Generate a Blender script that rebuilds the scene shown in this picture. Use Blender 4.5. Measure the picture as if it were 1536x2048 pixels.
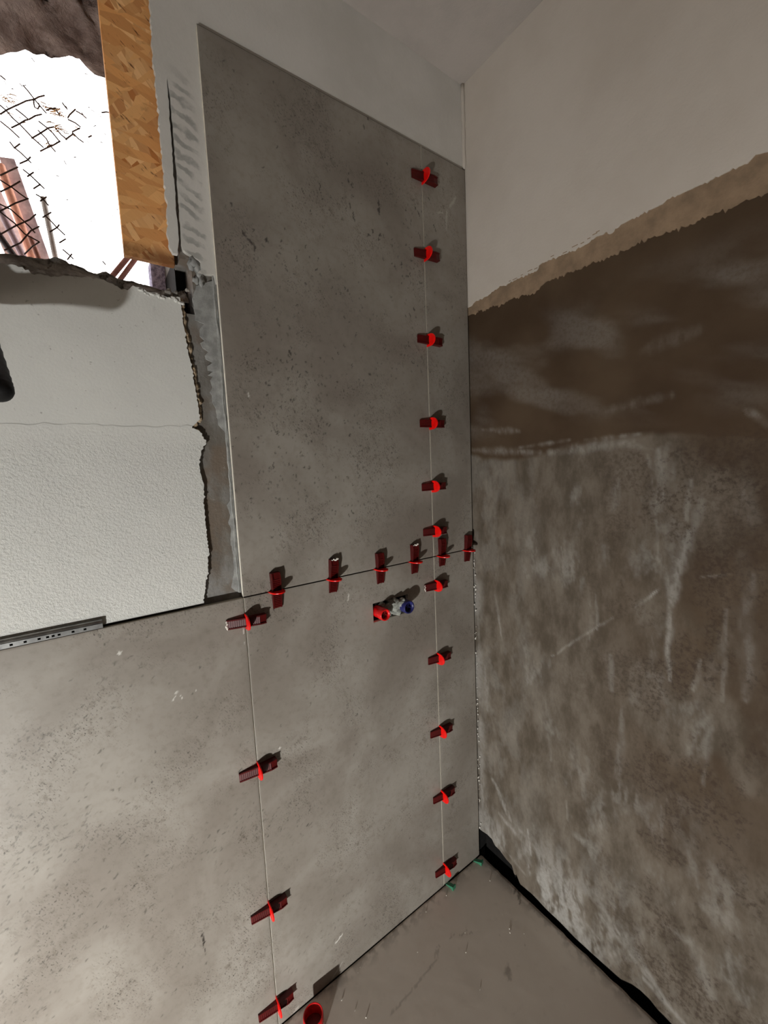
import bpy, bmesh, math, random
import numpy as np
from mathutils import Vector, Matrix
from mathutils.geometry import tessellate_polygon

for o in list(bpy.data.objects):
    bpy.data.objects.remove(o, do_unlink=True)
SC = bpy.context.scene
COL = SC.collection
rnd = random.Random(7)

# ------------------------------------------------------------------ camera
cd = bpy.data.cameras.new('camera')
cam = bpy.data.objects.new('camera', cd); COL.objects.link(cam)
cd.sensor_fit = 'HORIZONTAL'; cd.sensor_width = 36.0; cd.lens = 19.2790
cd.clip_start = 0.02; cd.clip_end = 200
cam.matrix_world = Matrix(((0.811432,0.096560,-0.576414,-1.046893),(-0.582825,0.060281,-0.810359,-0.958372),(-0.043501,0.993500,0.105192,1.450145),(0,0,0,1)))
SC.camera = cam

# ------------------------------------------------------------------ light, exposure
SC.view_settings.view_transform = 'Standard'
SC.view_settings.look = 'None'
SC.view_settings.exposure = 0.0
SC.view_settings.gamma = 1.0
SC.view_settings.use_curve_mapping = False
w = bpy.data.worlds.new('overcast_sky'); SC.world = w; w.use_nodes = True
bg = w.node_tree.nodes['Background']
bg.inputs[0].default_value = (1.0, 0.95, 0.93, 1); bg.inputs[1].default_value = 4.5
ld = bpy.data.lights.new('work_light', 'AREA'); ld.shape = 'DISK'; ld.size = 0.08; ld.spread = math.radians(150); ld.energy = 42
ld.color = (0.985, 0.99, 0.97)
lo = bpy.data.objects.new('work_light', ld); lo.location = (-2.2, -1.35, 0.15); lo.rotation_euler = Vector((1.0, 1.30, -0.08)).to_track_quat('-Z', 'Y').to_euler(); COL.objects.link(lo)

# ------------------------------------------------------------------ helpers
def s2l(c):
    return tuple((x/255/12.92 if x/255 <= 0.04045 else ((x/255+0.055)/1.055)**2.4) for x in c)

class NT:
    """small wrapper that writes node trees"""
    def __init__(s, name):
        s.m = bpy.data.materials.new(name); s.m.use_nodes = True
        s.t = s.m.node_tree; s.b = s.t.nodes['Principled BSDF']
        s.co = s.t.nodes.new('ShaderNodeTexCoord').outputs['Object']
    def n(s, typ, **k):
        x = s.t.nodes.new('ShaderNode'+typ)
        for a, v in k.items(): setattr(x, a, v)
        return x
    def l(s, a, b): s.t.links.new(a, b)
    def put(s, sock, v):
        if hasattr(v, 'is_output') or isinstance(v, bpy.types.NodeSocket): s.l(v, sock)
        else: sock.default_value = v
    def mp(s, scale=(1,1,1), rot=(0,0,0), loc=(0,0,0)):
        x = s.n('Mapping'); s.l(s.co, x.inputs[0])
        x.inputs['Location'].default_value = loc; x.inputs['Rotation'].default_value = rot; x.inputs['Scale'].default_value = scale
        return x.outputs[0]
    def mp2(s, scale, rot, loc=(0,0,0)):
        v = s.mp((1,1,1), rot, loc); x = s.n('Mapping'); s.l(v, x.inputs[0]); x.inputs['Scale'].default_value = scale
        return x.outputs[0]
    def noise(s, scale, detail=4, rough=0.55, vec=None, dist=0.0):
        x = s.n('TexNoise'); s.l(vec or s.co, x.inputs['Vector'])
        x.inputs['Scale'].default_value = scale; x.inputs['Detail'].default_value = detail
        x.inputs['Roughness'].default_value = rough; x.inputs['Distortion'].default_value = dist
        return x.outputs['Fac']
    def ramp(s, v, a, b, lo=0.0, hi=1.0):
        x = s.n('MapRange'); x.interpolation_type = 'SMOOTHSTEP'
        s.l(v, x.inputs['Value'])
        x.inputs['From Min'].default_value = a; x.inputs['From Max'].default_value = b
        x.inputs['To Min'].default_value = lo; x.inputs['To Max'].default_value = hi
        return x.outputs[0]
    def math(s, op, a, b=0.0):
        x = s.n('Math', operation=op); s.put(x.inputs[0], a); s.put(x.inputs[1], b); return x.outputs[0]
    def mix(s, f, a, b, mode='MIX'):
        x = s.n('Mix', data_type='RGBA', blend_type=mode)
        s.put(x.inputs[0], f)
        for i, v in ((6, a), (7, b)):
            if isinstance(v, tuple): x.inputs[i].default_value = (*v[:3], 1)
            else: s.l(v, x.inputs[i])
        return x.outputs[2]
    def attr(s, name='paint'):
        x = s.n('Attribute'); x.attribute_name = name
        y = s.n('SeparateColor'); s.l(x.outputs['Color'], y.inputs[0]); return y.outputs
    def xyz(s):
        y = s.n('SeparateXYZ'); s.l(s.co, y.inputs[0]); return y.outputs
    def bump(s, h, strength, dist=0.002, prev=None):
        x = s.n('Bump'); s.l(h, x.inputs['Height']); x.inputs['Strength'].default_value = strength
        x.inputs['Distance'].default_value = dist
        if prev: s.l(prev, x.inputs['Normal'])
        return x.outputs[0]
    def done(s, col, rough=0.8, nrm=None, spec=0.3, metal=0.0):
        if isinstance(col, tuple): s.b.inputs['Base Color'].default_value = (*col[:3], 1)
        else: s.l(col, s.b.inputs['Base Color'])
        s.put(s.b.inputs['Roughness'], rough)
        s.b.inputs['Specular IOR Level'].default_value = spec
        s.b.inputs['Metallic'].default_value = metal
        if nrm: s.l(nrm, s.b.inputs['Normal'])
        return s.m

def vn(x, y, seed):
    """value noise, numpy"""
    xi = np.floor(x).astype(np.int64); yi = np.floor(y).astype(np.int64)
    fx = x-xi; fy = y-yi; fx = fx*fx*(3-2*fx); fy = fy*fy*(3-2*fy)
    def h(a, b):
        n = (a*374761393 + b*668265263 + seed*982451653) & 0xffffffff
        n = ((n ^ (n >> 13))*1274126177) & 0xffffffff
        return ((n ^ (n >> 16)) & 0xffff)/65535.0
    return (h(xi,yi)*(1-fx)+h(xi+1,yi)*fx)*(1-fy)+(h(xi,yi+1)*(1-fx)+h(xi+1,yi+1)*fx)*fy
def fbm(x, y, seed, o=4, r=0.5):
    s = 0; a = 1; t = 0
    for i in range(o):
        s = s+a*vn(x*2**i+17.3*i, y*2**i+5.1*i, seed+i); t += a; a *= r
    return s/t
def sstep(x, a, b):
    t = np.clip((x-a)/(b-a), 0, 1); return t*t*(3-2*t)

def link(name, me, mats, parent=None):
    o = bpy.data.objects.new(name, me); COL.objects.link(o)
    for m in (mats if isinstance(mats, (list, tuple)) else [mats]): 
        if m.name not in [x.name for x in me.materials if x]: me.materials.append(m)
    if parent: o.parent = parent
    return o
def mesh(name, verts, faces, mats, parent=None, mi=None, smooth=False):
    me = bpy.data.meshes.new(name); me.from_pydata([tuple(v) for v in verts], [], faces)
    if mi: me.polygons.foreach_set('material_index', mi)
    if smooth: me.polygons.foreach_set('use_smooth', [True]*len(me.polygons))
    me.update(); return link(name, me, mats, parent)
def from_bm(name, bm, mats, parent=None, smooth=False):
    bmesh.ops.recalc_face_normals(bm, faces=bm.faces)
    me = bpy.data.meshes.new(name); bm.to_mesh(me); bm.free()
    if smooth: me.polygons.foreach_set('use_smooth', [True]*len(me.polygons))
    return link(name, me, mats, parent)
def bx(bm, x0, x1, y0, y1, z0, z1, mi=0):
    v = [bm.verts.new(p) for p in ((x0,y0,z0),(x1,y0,z0),(x1,y1,z0),(x0,y1,z0),(x0,y0,z1),(x1,y0,z1),(x1,y1,z1),(x0,y1,z1))]
    for f in ((0,3,2,1),(4,5,6,7),(0,1,5,4),(1,2,6,5),(2,3,7,6),(3,0,4,7)):
        fc = bm.faces.new([v[i] for i in f]); fc.material_index = mi
def box(name, b, mats, parent=None, bev=0.0):
    bm = bmesh.new(); bx(bm, *b)
    if bev: bmesh.ops.bevel(bm, geom=bm.edges[:], offset=bev, segments=2, affect='EDGES')
    return from_bm(name, bm, mats, parent)
def ragged(pts, amp, step, closed=False, seed=1):
    """fractal-like broken edge along a polyline"""
    r = random.Random(seed); out = []
    n = len(pts)
    for i in range(n if closed else n-1):
        a = pts[i]; b = pts[(i+1) % n]; d = math.hypot(b[0]-a[0], b[1]-a[1]); k = max(1, int(d/step))
        for j in range(k):
            t = j/k; x = a[0]+(b[0]-a[0])*t; y = a[1]+(b[1]-a[1])*t
            nx, ny = -(b[1]-a[1])/(d+1e-9), (b[0]-a[0])/(d+1e-9)
            q = r.gauss(0, amp) if j else r.gauss(0, amp*0.4)
            out.append((x+nx*q, y+ny*q))
    if not closed: out.append(pts[-1])
    return out
def slab(name, poly, axis, d0, d1, mats, parent=None, bev=0.0):
    """flat irregular plate: polygon in the wall plane, d0 = front, d1 = back"""
    P = (lambda p, d: (p[0], d, p[1])) if axis == 'y' else (lambda p, d: (d, p[0], p[1]))
    bm = bmesh.new()
    f = [bm.verts.new(P(p, d0)) for p in poly]; b = [bm.verts.new(P(p, d1)) for p in poly]
    n = len(poly)
    for i in range(n): bm.faces.new((f[i], f[(i+1) % n], b[(i+1) % n], b[i]))
    for t in tessellate_polygon([[Vector((p[0], p[1], 0)) for p in poly]]):
        bm.faces.new([f[k] for k in t]); bm.faces.new([b[k] for k in reversed(t)])
    return from_bm(name, bm, mats, parent)
def tube_bm(bm, pts, r, seg=8, cap=True, radii=None):
    pts = [Vector(p) for p in pts]; rings = []
    for i, p in enumerate(pts):
        d = (pts[min(i+1, len(pts)-1)]-pts[max(i-1, 0)]).normalized()
        a = d.orthogonal().normalized() if i == 0 else (pa - d*pa.dot(d)).normalized()
        pa = a; b = d.cross(a); rr = radii[i] if radii else r
        rings.append([bm.verts.new(p+(a*math.cos(t)+b*math.sin(t))*rr) for t in [2*math.pi*k/seg for k in range(seg)]])
    for u, v in zip(rings, rings[1:]):
        for k in range(seg): bm.faces.new((u[k], u[(k+1) % seg], v[(k+1) % seg], v[k]))
    if cap: bm.faces.new(list(reversed(rings[0]))); bm.faces.new(rings[-1])
def sheet(name, us, vs, P, mats, parent=None, paint=None, keep=None, extra=None, smooth=True):
    """fine grid; paint(U,V) -> (r,g,b) masks; keep = boolean mask of cells; extra = (verts, faces, material indices)"""
    U, V = np.meshgrid(us, vs, indexing='ij'); nu, nv = U.shape
    X = np.stack(P(U, V), -1).reshape(-1, 3)
    i = np.arange(nu*nv).reshape(nu, nv)
    q = np.stack([i[:-1,:-1], i[1:,:-1], i[1:,1:], i[:-1,1:]], -1)
    if keep is not None: q = q[keep(0.5*(U[:-1,:-1]+U[1:,1:]), 0.5*(V[:-1,:-1]+V[1:,1:]))]
    q = q.reshape(-1, 4)
    ev, ef, em = extra or ([], [], [])
    nf = len(q)+len(ef); me = bpy.data.meshes.new(name)
    me.vertices.add(len(X)+len(ev))
    me.vertices.foreach_set('co', np.concatenate([X, np.array(ev, float).reshape(-1, 3)]).ravel())
    me.loops.add(nf*4); me.polygons.add(nf)
    Q = np.concatenate([q, np.array(ef, int).reshape(-1, 4)+len(X)])
    me.loops.foreach_set('vertex_index', Q.ravel().astype(np.int32))
    me.polygons.foreach_set('loop_start', (np.arange(nf)*4).astype(np.int32))
    if em: me.polygons.foreach_set('material_index', np.array([0]*len(q)+list(em), np.int32))
    me.polygons.foreach_set('use_smooth', np.array([smooth]*len(q)+[False]*len(ef)))
    me.update(calc_edges=True)
    if paint is not None:
        c = np.zeros((len(X)+len(ev), 4), np.float32); c[:, 3] = 1
        m = paint(U, V)
        for k in range(len(m)): c[:len(X), k] = np.clip(m[k], 0, 1).ravel()
        a = me.color_attributes.new('paint', 'FLOAT_COLOR', 'POINT'); a.data.foreach_set('color', c.ravel())
    return link(name, me, mats, parent)
def empty(name, loc, label=None, cat=None, group=None, kind=None):
    o = bpy.data.objects.new(name, None); COL.objects.link(o); o.location = loc; o.empty_display_size = 0.02
    return tag(o, label, cat, group, kind)
def tag(o, label=None, cat=None, group=None, kind=None):
    for k, v in (('label', label), ('category', cat), ('group', group), ('kind', kind)):
        if v: o[k] = v
    return o
def frange(a, b, n): return np.linspace(a, b, n+1)

# ------------------------------------------------------------------ materials
def m_tile():
    t = NT('limestone_tile'); a = t.attr()
    n1 = t.noise(3.1, 5, 0.55, dist=0.6); n2 = t.noise(9.0, 6, 0.6); n3 = t.noise(60, 3, 0.6)
    c = t.mix(t.ramp(n1, 0.35, 0.66), s2l((124,116,107)), s2l((149,143,134)))
    c = t.mix(t.ramp(n2, 0.40, 0.68, 0, 0.35), c, s2l((121,114,104)))
    c = t.mix(t.ramp(n3, 0.45, 0.75, 0, 0.25), c, s2l((98,88,77)))
    # fine pores in drifts
    v = t.mp2((1, 1, 0.55), (0, 0.5, 0))
    cl = t.math('MULTIPLY', t.ramp(t.noise(6.5, 4, 0.6), 0.44, 0.64), t.ramp(t.noise(320, 3, 0.6, v), 0.56, 0.66))
    c = t.mix(t.math('MULTIPLY', t.ramp(t.noise(6.5, 4, 0.6), 0.44, 0.64), t.ramp(t.noise(75, 6, 0.7, v), 0.50, 0.68, 0, 0.55)), c, s2l((84,73,62)))
    c = t.mix(t.math('MULTIPLY', cl, 0.85), c, s2l((42,34,27)))
    c = t.mix(t.math('MULTIPLY', a[0], 0.9), c, s2l((28,21,16)))
    c = t.mix(t.math('MULTIPLY', a[1], 0.9), c, s2l((216,212,204)))
    h = t.math('SUBTRACT', t.noise(95, 4, 0.6), t.math('MULTIPLY', a[0], 1.0))
    return t.done(c, t.ramp(n2, 0.3, 0.7, 0.40, 0.45), t.bump(h, 0.16, 0.001), 0.55)
M_TILE = m_tile()
def m_simple(name, col, rough=0.8, var=0.15, sc=40, bump=0.3, bs=150, bd=0.002, metal=0.0, spec=0.3):
    t = NT(name); c = s2l(col); d = tuple(x*(1-2.2*var) for x in c); e = tuple(min(1, x*(1+var)) for x in c)
    col = t.mix(t.ramp(t.noise(sc, 5, 0.6), 0.3, 0.7), d, e)
    return t.done(col, rough, t.bump(t.noise(bs, 5, 0.65), bump, bd), spec, metal)
M_EDGE = m_simple('tile_body', (172,163,148), 0.8, 0.08, 60)
M_EDGE2 = m_simple('tile_body_pale', (232,226,212), 0.8, 0.08, 60)
M_EDGE3 = m_simple('tile_edge_shade', (74,66,57), 0.9, 0.15, 60)  # dark tone paints the joint's shade onto tile top and bottom faces
M_DARK = m_simple('void_shade_black', (15,12,10), 0.95, 0.3, 60)  # near-black colour stands in for the shade inside gaps and holes
def m_plaster():
    t = NT('white_plaster'); z = t.xyz()
    c = t.mix(t.ramp(t.noise(2.3, 5, 0.6), 0.3, 0.7), s2l((200,199,194)), s2l((211,210,204)))
    c = t.mix(t.ramp(t.noise(30, 5, 0.65), 0.55, 0.8, 0, 0.25), c, s2l((178,175,168)))
    spk = t.ramp(t.noise(160, 2, 0.5), 0.70, 0.78, 0, 0.6)
    c = t.mix(spk, c, s2l((140,136,130)))
    st = t.ramp(z[2], 1.50, 1.575, 1.0, 0.25)
    st = t.math('MULTIPLY', st, t.ramp(z[2], 1.9, 2.3, 1.0, 0.45))
    b = t.n('Bump'); t.l(t.noise(210, 5, 0.65), b.inputs['Height']); t.l(t.math('MULTIPLY', st, 0.75), b.inputs['Strength']); b.inputs['Distance'].default_value = 0.0028
    return t.done(c, 0.88, t.bump(t.noise(7, 3, 0.5), 0.25, 0.01, b.outputs[0]), 0.15)
M_PLASTER = m_plaster()
def m_coat():
    """white plaster strip with trowelled grey adhesive beside the tile"""
    t = NT('smeared_plaster'); p = t.xyz()
    base = t.mix(t.ramp(t.noise(4, 5, 0.6), 0.3, 0.7), s2l((200,197,190)), s2l((214,211,205)))
    v = t.mp((1, 1, 1), (0, -0.42, 0))
    wv = t.n('TexWave', wave_type='BANDS', bands_direction='Z'); t.l(v, wv.inputs[0])
    wv.inputs['Scale'].default_value = 13.0; wv.inputs['Distortion'].default_value = 5.0; wv.inputs['Detail'].default_value = 4
    wv.inputs['Detail Scale'].default_value = 2.2
    st = t.math('MULTIPLY', t.ramp(wv.outputs['Fac'], 0.25, 0.8), t.ramp(t.noise(26, 4, 0.6), 0.34, 0.62))
    zone = t.math('MULTIPLY', t.ramp(p[0], -0.8455, -0.836), t.math('MULTIPLY', t.ramp(p[0], -0.789, -0.796), t.ramp(p[2], 2.285, 2.22)))
    low = t.math('MULTIPLY', t.ramp(p[2], 2.05, 1.86, 0, 0.35), t.ramp(p[0], -0.848, -0.840))
    f = t.math('MAXIMUM', t.math('MULTIPLY', st, zone), low)
    c = t.mix(t.math('MULTIPLY', f, 0.65), base, s2l((128,127,122)))
    return t.done(c, 0.85, t.bump(t.noise(120, 5, 0.6), 0.3, 0.0015), 0.15)
M_COAT = m_coat()
def m_cement():
    t = NT('grey_cement'); v = t.mp((1, 1, 0.35))
    c = t.mix(t.ramp(t.noise(22, 6, 0.6, v), 0.32, 0.68), s2l((98,92,84)), s2l((132,130,126)))
    c = t.mix(t.ramp(t.noise(9, 4, 0.6), 0.48, 0.62, 0, 0.75), c, s2l((106,92,78)))
    c = t.mix(t.ramp(t.noise(48, 6, 0.7), 0.60, 0.74, 0, 0.5), c, s2l((176,174,169)))
    return t.done(c, 0.75, t.bump(t.noise(150, 6, 0.65), 0.45, 0.003), 0.3)
M_CEMENT = m_cement()
M_ADH = m_simple('tile_adhesive', (150,150,147), 0.7, 0.14, 55, 0.35, 170, 0.002)
M_RUBBLE = None
def m_rubble():
    t = NT('rubble_mortar')
    c = t.mix(t.ramp(t.noise(28, 7, 0.7), 0.3, 0.7), s2l((138,131,123)), s2l((196,191,183)))
    c = t.mix(t.ramp(t.noise(60, 5, 0.7), 0.56, 0.68, 0, 0.8), c, s2l((92,82,74)))
    c = t.mix(t.ramp(t.noise(17, 4, 0.6), 0.60, 0.74, 0, 0.7), c, s2l((116,92,72)))
    return t.done(c, 0.95, t.bump(t.noise(110, 7, 0.75), 0.9, 0.006), 0.1)
M_RUBBLE = m_rubble()
def m_stone():
    t = NT('mauve_brown_stone'); v = t.mp((1, 1, 1.6), (0, 0.5, 0.2))
    c = t.mix(t.ramp(t.noise(6, 8, 0.66, v), 0.32, 0.66), s2l((128,108,101)), s2l((200,182,174)))
    c = t.mix(t.ramp(t.noise(30, 6, 0.7, v), 0.5, 0.72, 0, 0.7), c, s2l((98,78,70)))
    c = t.mix(t.ramp(t.noise(14, 5, 0.65, v, 1.0), 0.60, 0.70, 0, 0.5), c, s2l((190,176,166)))
    return t.done(c, 0.95, t.bump(t.noise(40, 8, 0.72, v), 0.8, 0.02), 0.1)
M_STONE = m_stone()
def m_osb():
    t = NT('osb_strands'); p = t.xyz()
    def strands(rot, sc, seed):
        v = t.mp2((1, 1, 0.24), (0, rot, 0), (seed, seed*1.7, seed))
        x = t.n('TexVoronoi', feature='F1'); t.l(v, x.inputs['Vector']); x.inputs['Scale'].default_value = sc; x.inputs['Randomness'].default_value = 1.0
        y = t.n('SeparateColor'); t.l(x.outputs['Color'], y.inputs[0]); return y.outputs[0], x.outputs['Distance']
    a, da = strands(0.55, 75, 0.3); b, db = strands(-0.75, 60, 1.1); e, de = strands(1.45, 70, 2.3)
    c = t.mix(a, s2l((188,116,58)), s2l((248,200,140)))
    c = t.mix(t.ramp(b, 0.45, 0.6), c, t.mix(b, s2l((168,98,46)), s2l((242,186,122))))
    c = t.mix(t.ramp(e, 0.62, 0.7), c, t.mix(e, s2l((146,82,36)), s2l((232,168,104))))
    v = t.mp2((1, 1, 0.2), (0, 0.9, 0))
    c = t.mix(t.ramp(t.noise(130, 4, 0.6, v), 0.605, 0.68, 0, 0.85), c, s2l((92,44,16)))
    c = t.mix(t.ramp(t.noise(30, 5, 0.6), 0.60, 0.75, 0, 0.35), c, s2l((110,58,24)))
    c = t.mix(t.math('MULTIPLY', t.ramp(p[2], 0.036, 0.010), t.ramp(t.noise(40, 4, 0.6), 0.25, 0.55, 0.35, 0.8)), c, s2l((104,62,34)))
    return t.done(c, 0.7, t.bump(t.noise(120, 4, 0.6, v), 0.3, 0.002), 0.25)
M_OSB = m_osb()
def m_rwall():
    t = NT('cement_render'); a = t.attr(); v = t.mp((1, 1.3, 0.6))
    n = t.noise(13, 9, 0.68, v); n2 = t.noise(90, 6, 0.7); 
    dark = t.mix(t.ramp(t.noise(4, 4, 0.5), 0.3, 0.7), s2l((64,49,35)), s2l((82,67,51)))
    mid = t.mix(t.ramp(n, 0.34, 0.66), s2l((80,71,60)), s2l((109,100,89)))
    c = t.mix(a[0], mid, dark)
    c = t.mix(t.math('MULTIPLY', a[1], t.ramp(n2, 0.25, 0.6, 0.45, 1.0)), c, s2l((166,163,157)))
    c = t.mix(t.math('MULTIPLY', a[2], t.ramp(n2, 0.42, 0.62, 0.1, 1.0)), c, s2l((62,50,41)))
    h = t.math('ADD', t.math('MULTIPLY', n2, 0.5), t.math('MULTIPLY', t.noise(35, 6, 0.65), 0.7))
    return t.done(c, 0.82, t.bump(h, 0.4, 0.003), 0.2)
M_RWALL = m_rwall()
M_BAND = m_simple('beige_undercoat', (146,124,101), 0.9, 0.12, 25, 0.4, 140, 0.002)
def m_upper():
    t = NT('upper_plaster'); p = t.xyz()
    c = t.mix(t.ramp(t.noise(2.2, 5, 0.6), 0.3, 0.7), s2l((190,181,170)), s2l((205,197,187)))
    c = t.mix(t.ramp(t.noise(180, 2, 0.5), 0.72, 0.8, 0, 0.35), c, s2l((150,142,132)))
    return t.done(c, 0.9, t.bump(t.noise(130, 5, 0.6), 0.25, 0.002), 0.12)
M_UPPER = m_upper()
def m_floor():
    t = NT('screed_floor'); a = t.attr()
    c = t.mix(t.ramp(t.noise(2.6, 5, 0.55, dist=0.5), 0.3, 0.7), s2l((208,197,186)), s2l((218,208,197)))
    c = t.mix(t.ramp(t.noise(38, 5, 0.6), 0.58, 0.75, 0, 0.3), c, s2l((186,174,162)))
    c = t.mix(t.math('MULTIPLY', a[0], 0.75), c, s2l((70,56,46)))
    c = t.mix(t.math('MULTIPLY', a[1], 0.6), c, s2l((176,166,154)))
    return t.done(c, 0.62, t.bump(t.noise(60, 5, 0.6), 0.05, 0.002), 0.35)
M_FLOOR = m_floor()
M_CEIL = m_simple('ceiling_plaster', (178,171,165), 0.9, 0.05, 6, 0.3, 130, 0.002)
def m_plastic(name, col, spec=0.5, rough=0.38, flecks=True):
    t = NT(name); c = s2l(col)
    k = t.mix(t.ramp(t.noise(60, 4, 0.6), 0.3, 0.7), tuple(x*0.8 for x in c), tuple(min(1, x*1.15) for x in c))
    if flecks: k = t.mix(t.ramp(t.noise(170, 4, 0.6), 0.68, 0.74, 0, 0.8), k, s2l((205,190,182)))
    return t.done(k, rough, t.bump(t.noise(200, 3, 0.5), 0.1, 0.001), spec)
M_WEDGE = m_plastic('dark_red_plastic', (72,7,6), 0.3, 0.45)
M_TAB = m_plastic('bright_red_plastic', (250,14,8), 0.5, 0.35, False)
M_RED = m_plastic('red_cap_plastic', (214,14,18), 0.5, 0.35, False)
M_REDIN = m_plastic('red_plug_core', (110,20,18), 0.4, 0.5)
M_BLUE = m_plastic('blue_plug_plastic', (34,36,92), 0.45, 0.4)
M_BLUEIN = m_plastic('blue_plug_core', (18,18,60), 0.4, 0.5, False)
M_MORTAR = m_simple('pale_mortar', (158,160,152), 0.9, 0.2, 70, 0.8, 160, 0.004)
M_GREEN = m_plastic('green_plastic', (58,122,92), 0.4, 0.45)
M_WHITE = m_simple('white_crumbs', (224,220,210), 0.9, 0.05)
M_RUBBER = m_simple('black_rubber', (12,12,13), 0.6, 0.2, 40, 0.3, 300, 0.001)
M_METAL = m_simple('galvanised_steel', (168,168,166), 0.38, 0.12, 50, 0.1, 200, 0.001, 0.9, 0.5)
M_WIRE = m_simple('rusty_wire', (70,48,36), 0.7, 0.3, 90, 0.3, 300, 0.001)
M_STRAW = m_simple('dry_straw', (176,128,60), 0.9, 0.25, 90)
M_FOAM = None
def m_foam():
    t = NT('foam_block')
    c = t.mix(t.ramp(t.noise(150, 4, 0.6), 0.4, 0.66), s2l((206,204,232)), s2l((140,138,172)))
    return t.done(c, 0.9, t.bump(t.noise(150, 4, 0.6), 0.5, 0.004), 0.1)
M_FOAM = m_foam()
M_BRICKY = m_simple('bare_render', (118,108,98), 0.9, 0.15, 8)
M_GROUND = m_simple('outdoor_earth', (196,188,178), 0.95, 0.08, 12)

# ------------------------------------------------------------------ structure: wall_left (y = 0 is the tile face)
ZJ = 1.1645; ZT = 2.3644; XL = -0.7786; XG = -0.1786; ZC = 2.612
bm = bmesh.new()
bx(bm, -3.0, -0.845, 0.018, 0.34, -0.1, 1.795)      # under the opening
bx(bm, -0.845, 0.20, 0.018, 0.34, -0.1, 1.795)
bx(bm, -0.826, 0.20, 0.018, 0.34, 1.795, 1.905)     # right jamb, eaten away at the bottom corner
bx(bm, -0.846, 0.20, 0.018, 0.34, 1.905, ZC+0.1)
bx(bm, -3.0, -1.5, 0.018, 0.34, 1.795, ZC+0.1)     # left of the opening
bx(bm, -1.85, -0.846, 0.018, 0.07, 2.48, ZC+0.1)    # above it
bx(bm, -0.905, -0.846, 0.052, 0.072, 1.905, ZC+0.1)  # added backing that keeps daylight out of the crack
wall_l = from_bm('wall_left', bm, M_CEMENT); tag(wall_l, None, None, None, 'structure')
box('gap_shade_plate', (0.001, 0.054, 0.0125, 0.0178, 0.0, 0.14), M_DARK, wall_l)  # black plate paints the corner gap's shade over the wall core
cav = box('cavity_shade_block', (-0.847, -0.827, 0.08, 0.33, 1.80, 1.93), M_DARK, wall_l)  # solid block, its black colour stands for the darkness of the hole

lower_edge = [(-1.1322,1.8231),(-1.1129,1.8245),(-1.1004,1.8192),(-1.0840,1.8163),(-1.0611,1.8181),(-1.0339,1.8241),(-1.0115,1.8256),(-0.9920,1.8281),(-0.9766,1.8242),(-0.9648,1.8212),(-0.9587,1.8170),(-0.9488,1.8172),(-0.9423,1.8241),(-0.9336,1.8268),(-0.9243,1.8260),(-0.9099,1.8213),(-0.8833,1.8189),(-0.8552,1.8215)]
right_edge = [(-0.8552,1.8215),(-0.8546,1.8067),(-0.8534,1.7769),(-0.8522,1.7570),(-0.8489,1.7169),(-0.8436,1.6763),(-0.8412,1.6349),(-0.8377,1.5930),(-0.8373,1.5739),(-0.8483,1.5630),(-0.8550,1.5543),(-0.8415,1.5482),(-0.8288,1.5290),(-0.8296,1.5203),(-0.8389,1.5074),(-0.8477,1.4751),(-0.8449,1.4478),(-0.8412,1.4312),(-0.8450,1.3985),(-0.8456,1.3541),(-0.8452,1.3093),(-0.8427,1.2886),(-0.8469,1.2642),(-0.8477,1.2416),(-0.8548,1.2201),(-0.8587,1.1980),(-0.8633,1.1691)]
A = ragged([(-1.85,1.81),(-1.3,1.816)]+lower_edge, 0.0012, 0.004, seed=3)
B = ragged(right_edge[1:], 0.0011, 0.0035, seed=4)
split = [p for p in B if p[1] > 1.556]; rest = [p for p in B if p[1] <= 1.556]
mid_line = ragged([(-3.0, 1.552), (-1.3, 1.553), (-1.15, 1.5555), (-1.05, 1.5575), (-0.95, 1.556), split[-1]], 0.0012, 0.012, seed=5)
slab('plaster_coat', [(-3.0, 1.81)]+A+split[:-1]+list(reversed(mid_line)), 'y', 0.0085, 0.018, M_PLASTER, wall_l)
slab('plaster_coat', mid_line+rest+[(rest[-1][0], ZJ+0.004), (-3.0, ZJ+0.004)], 'y', 0.0079, 0.018, M_PLASTER, wall_l)

# plaster around and above the big tile, split by the long crack
left_rag = [(-0.8603,2.3684),(-0.8626,2.3153),(-0.8649,2.2617),(-0.8638,2.2446),(-0.8644,2.2087),(-0.8633,2.1824),(-0.8639,2.1369),(-0.8644,2.0818),(-0.8649,2.0259),(-0.8655,1.9787),(-0.8671,1.9402),(-0.8655,1.9167),(-0.8608,1.9073)]
crack_l = [(-0.8515,1.9077),(-0.8471,1.9360),(-0.8469,1.9602),(-0.8476,1.9840),(-0.8461,2.0321),(-0.8457,2.0793),(-0.8442,2.1263),(-0.8438,2.1725),(-0.8424,2.2186),(-0.8425,2.2474)]
crack_r = [(-0.8408,2.2266),(-0.8398,2.1971),(-0.8390,2.1654),(-0.8394,2.1189),(-0.8390,2.0817),(-0.8404,2.0339),(-0.8418,1.9857),(-0.8423,1.9373),(-0.8402,1.9184),(-0.8347,1.9148),(-0.8217,1.9092),(-0.8085,1.9024),(-0.8077,1.8885),(-0.8165,1.8785),(-0.7994,1.8803),(-0.7828,1.8830)]
up = [(-1.9, ZC), (-1.9, 2.47), (-0.875, 2.47)]
poly = up + ragged(left_rag, 0.0011, 0.005, seed=6) + ragged(crack_l, 0.0005, 0.006, seed=8) + ragged(crack_r, 0.0006, 0.006, seed=9)
poly += [(XL-0.0005, 1.865), (XL-0.0005, ZT+0.0012), (0.014, ZT+0.0012), (0.014, ZC)]
slab('plaster_coat', poly, 'y', 0.008, 0.0179, M_COAT, wall_l)
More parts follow.
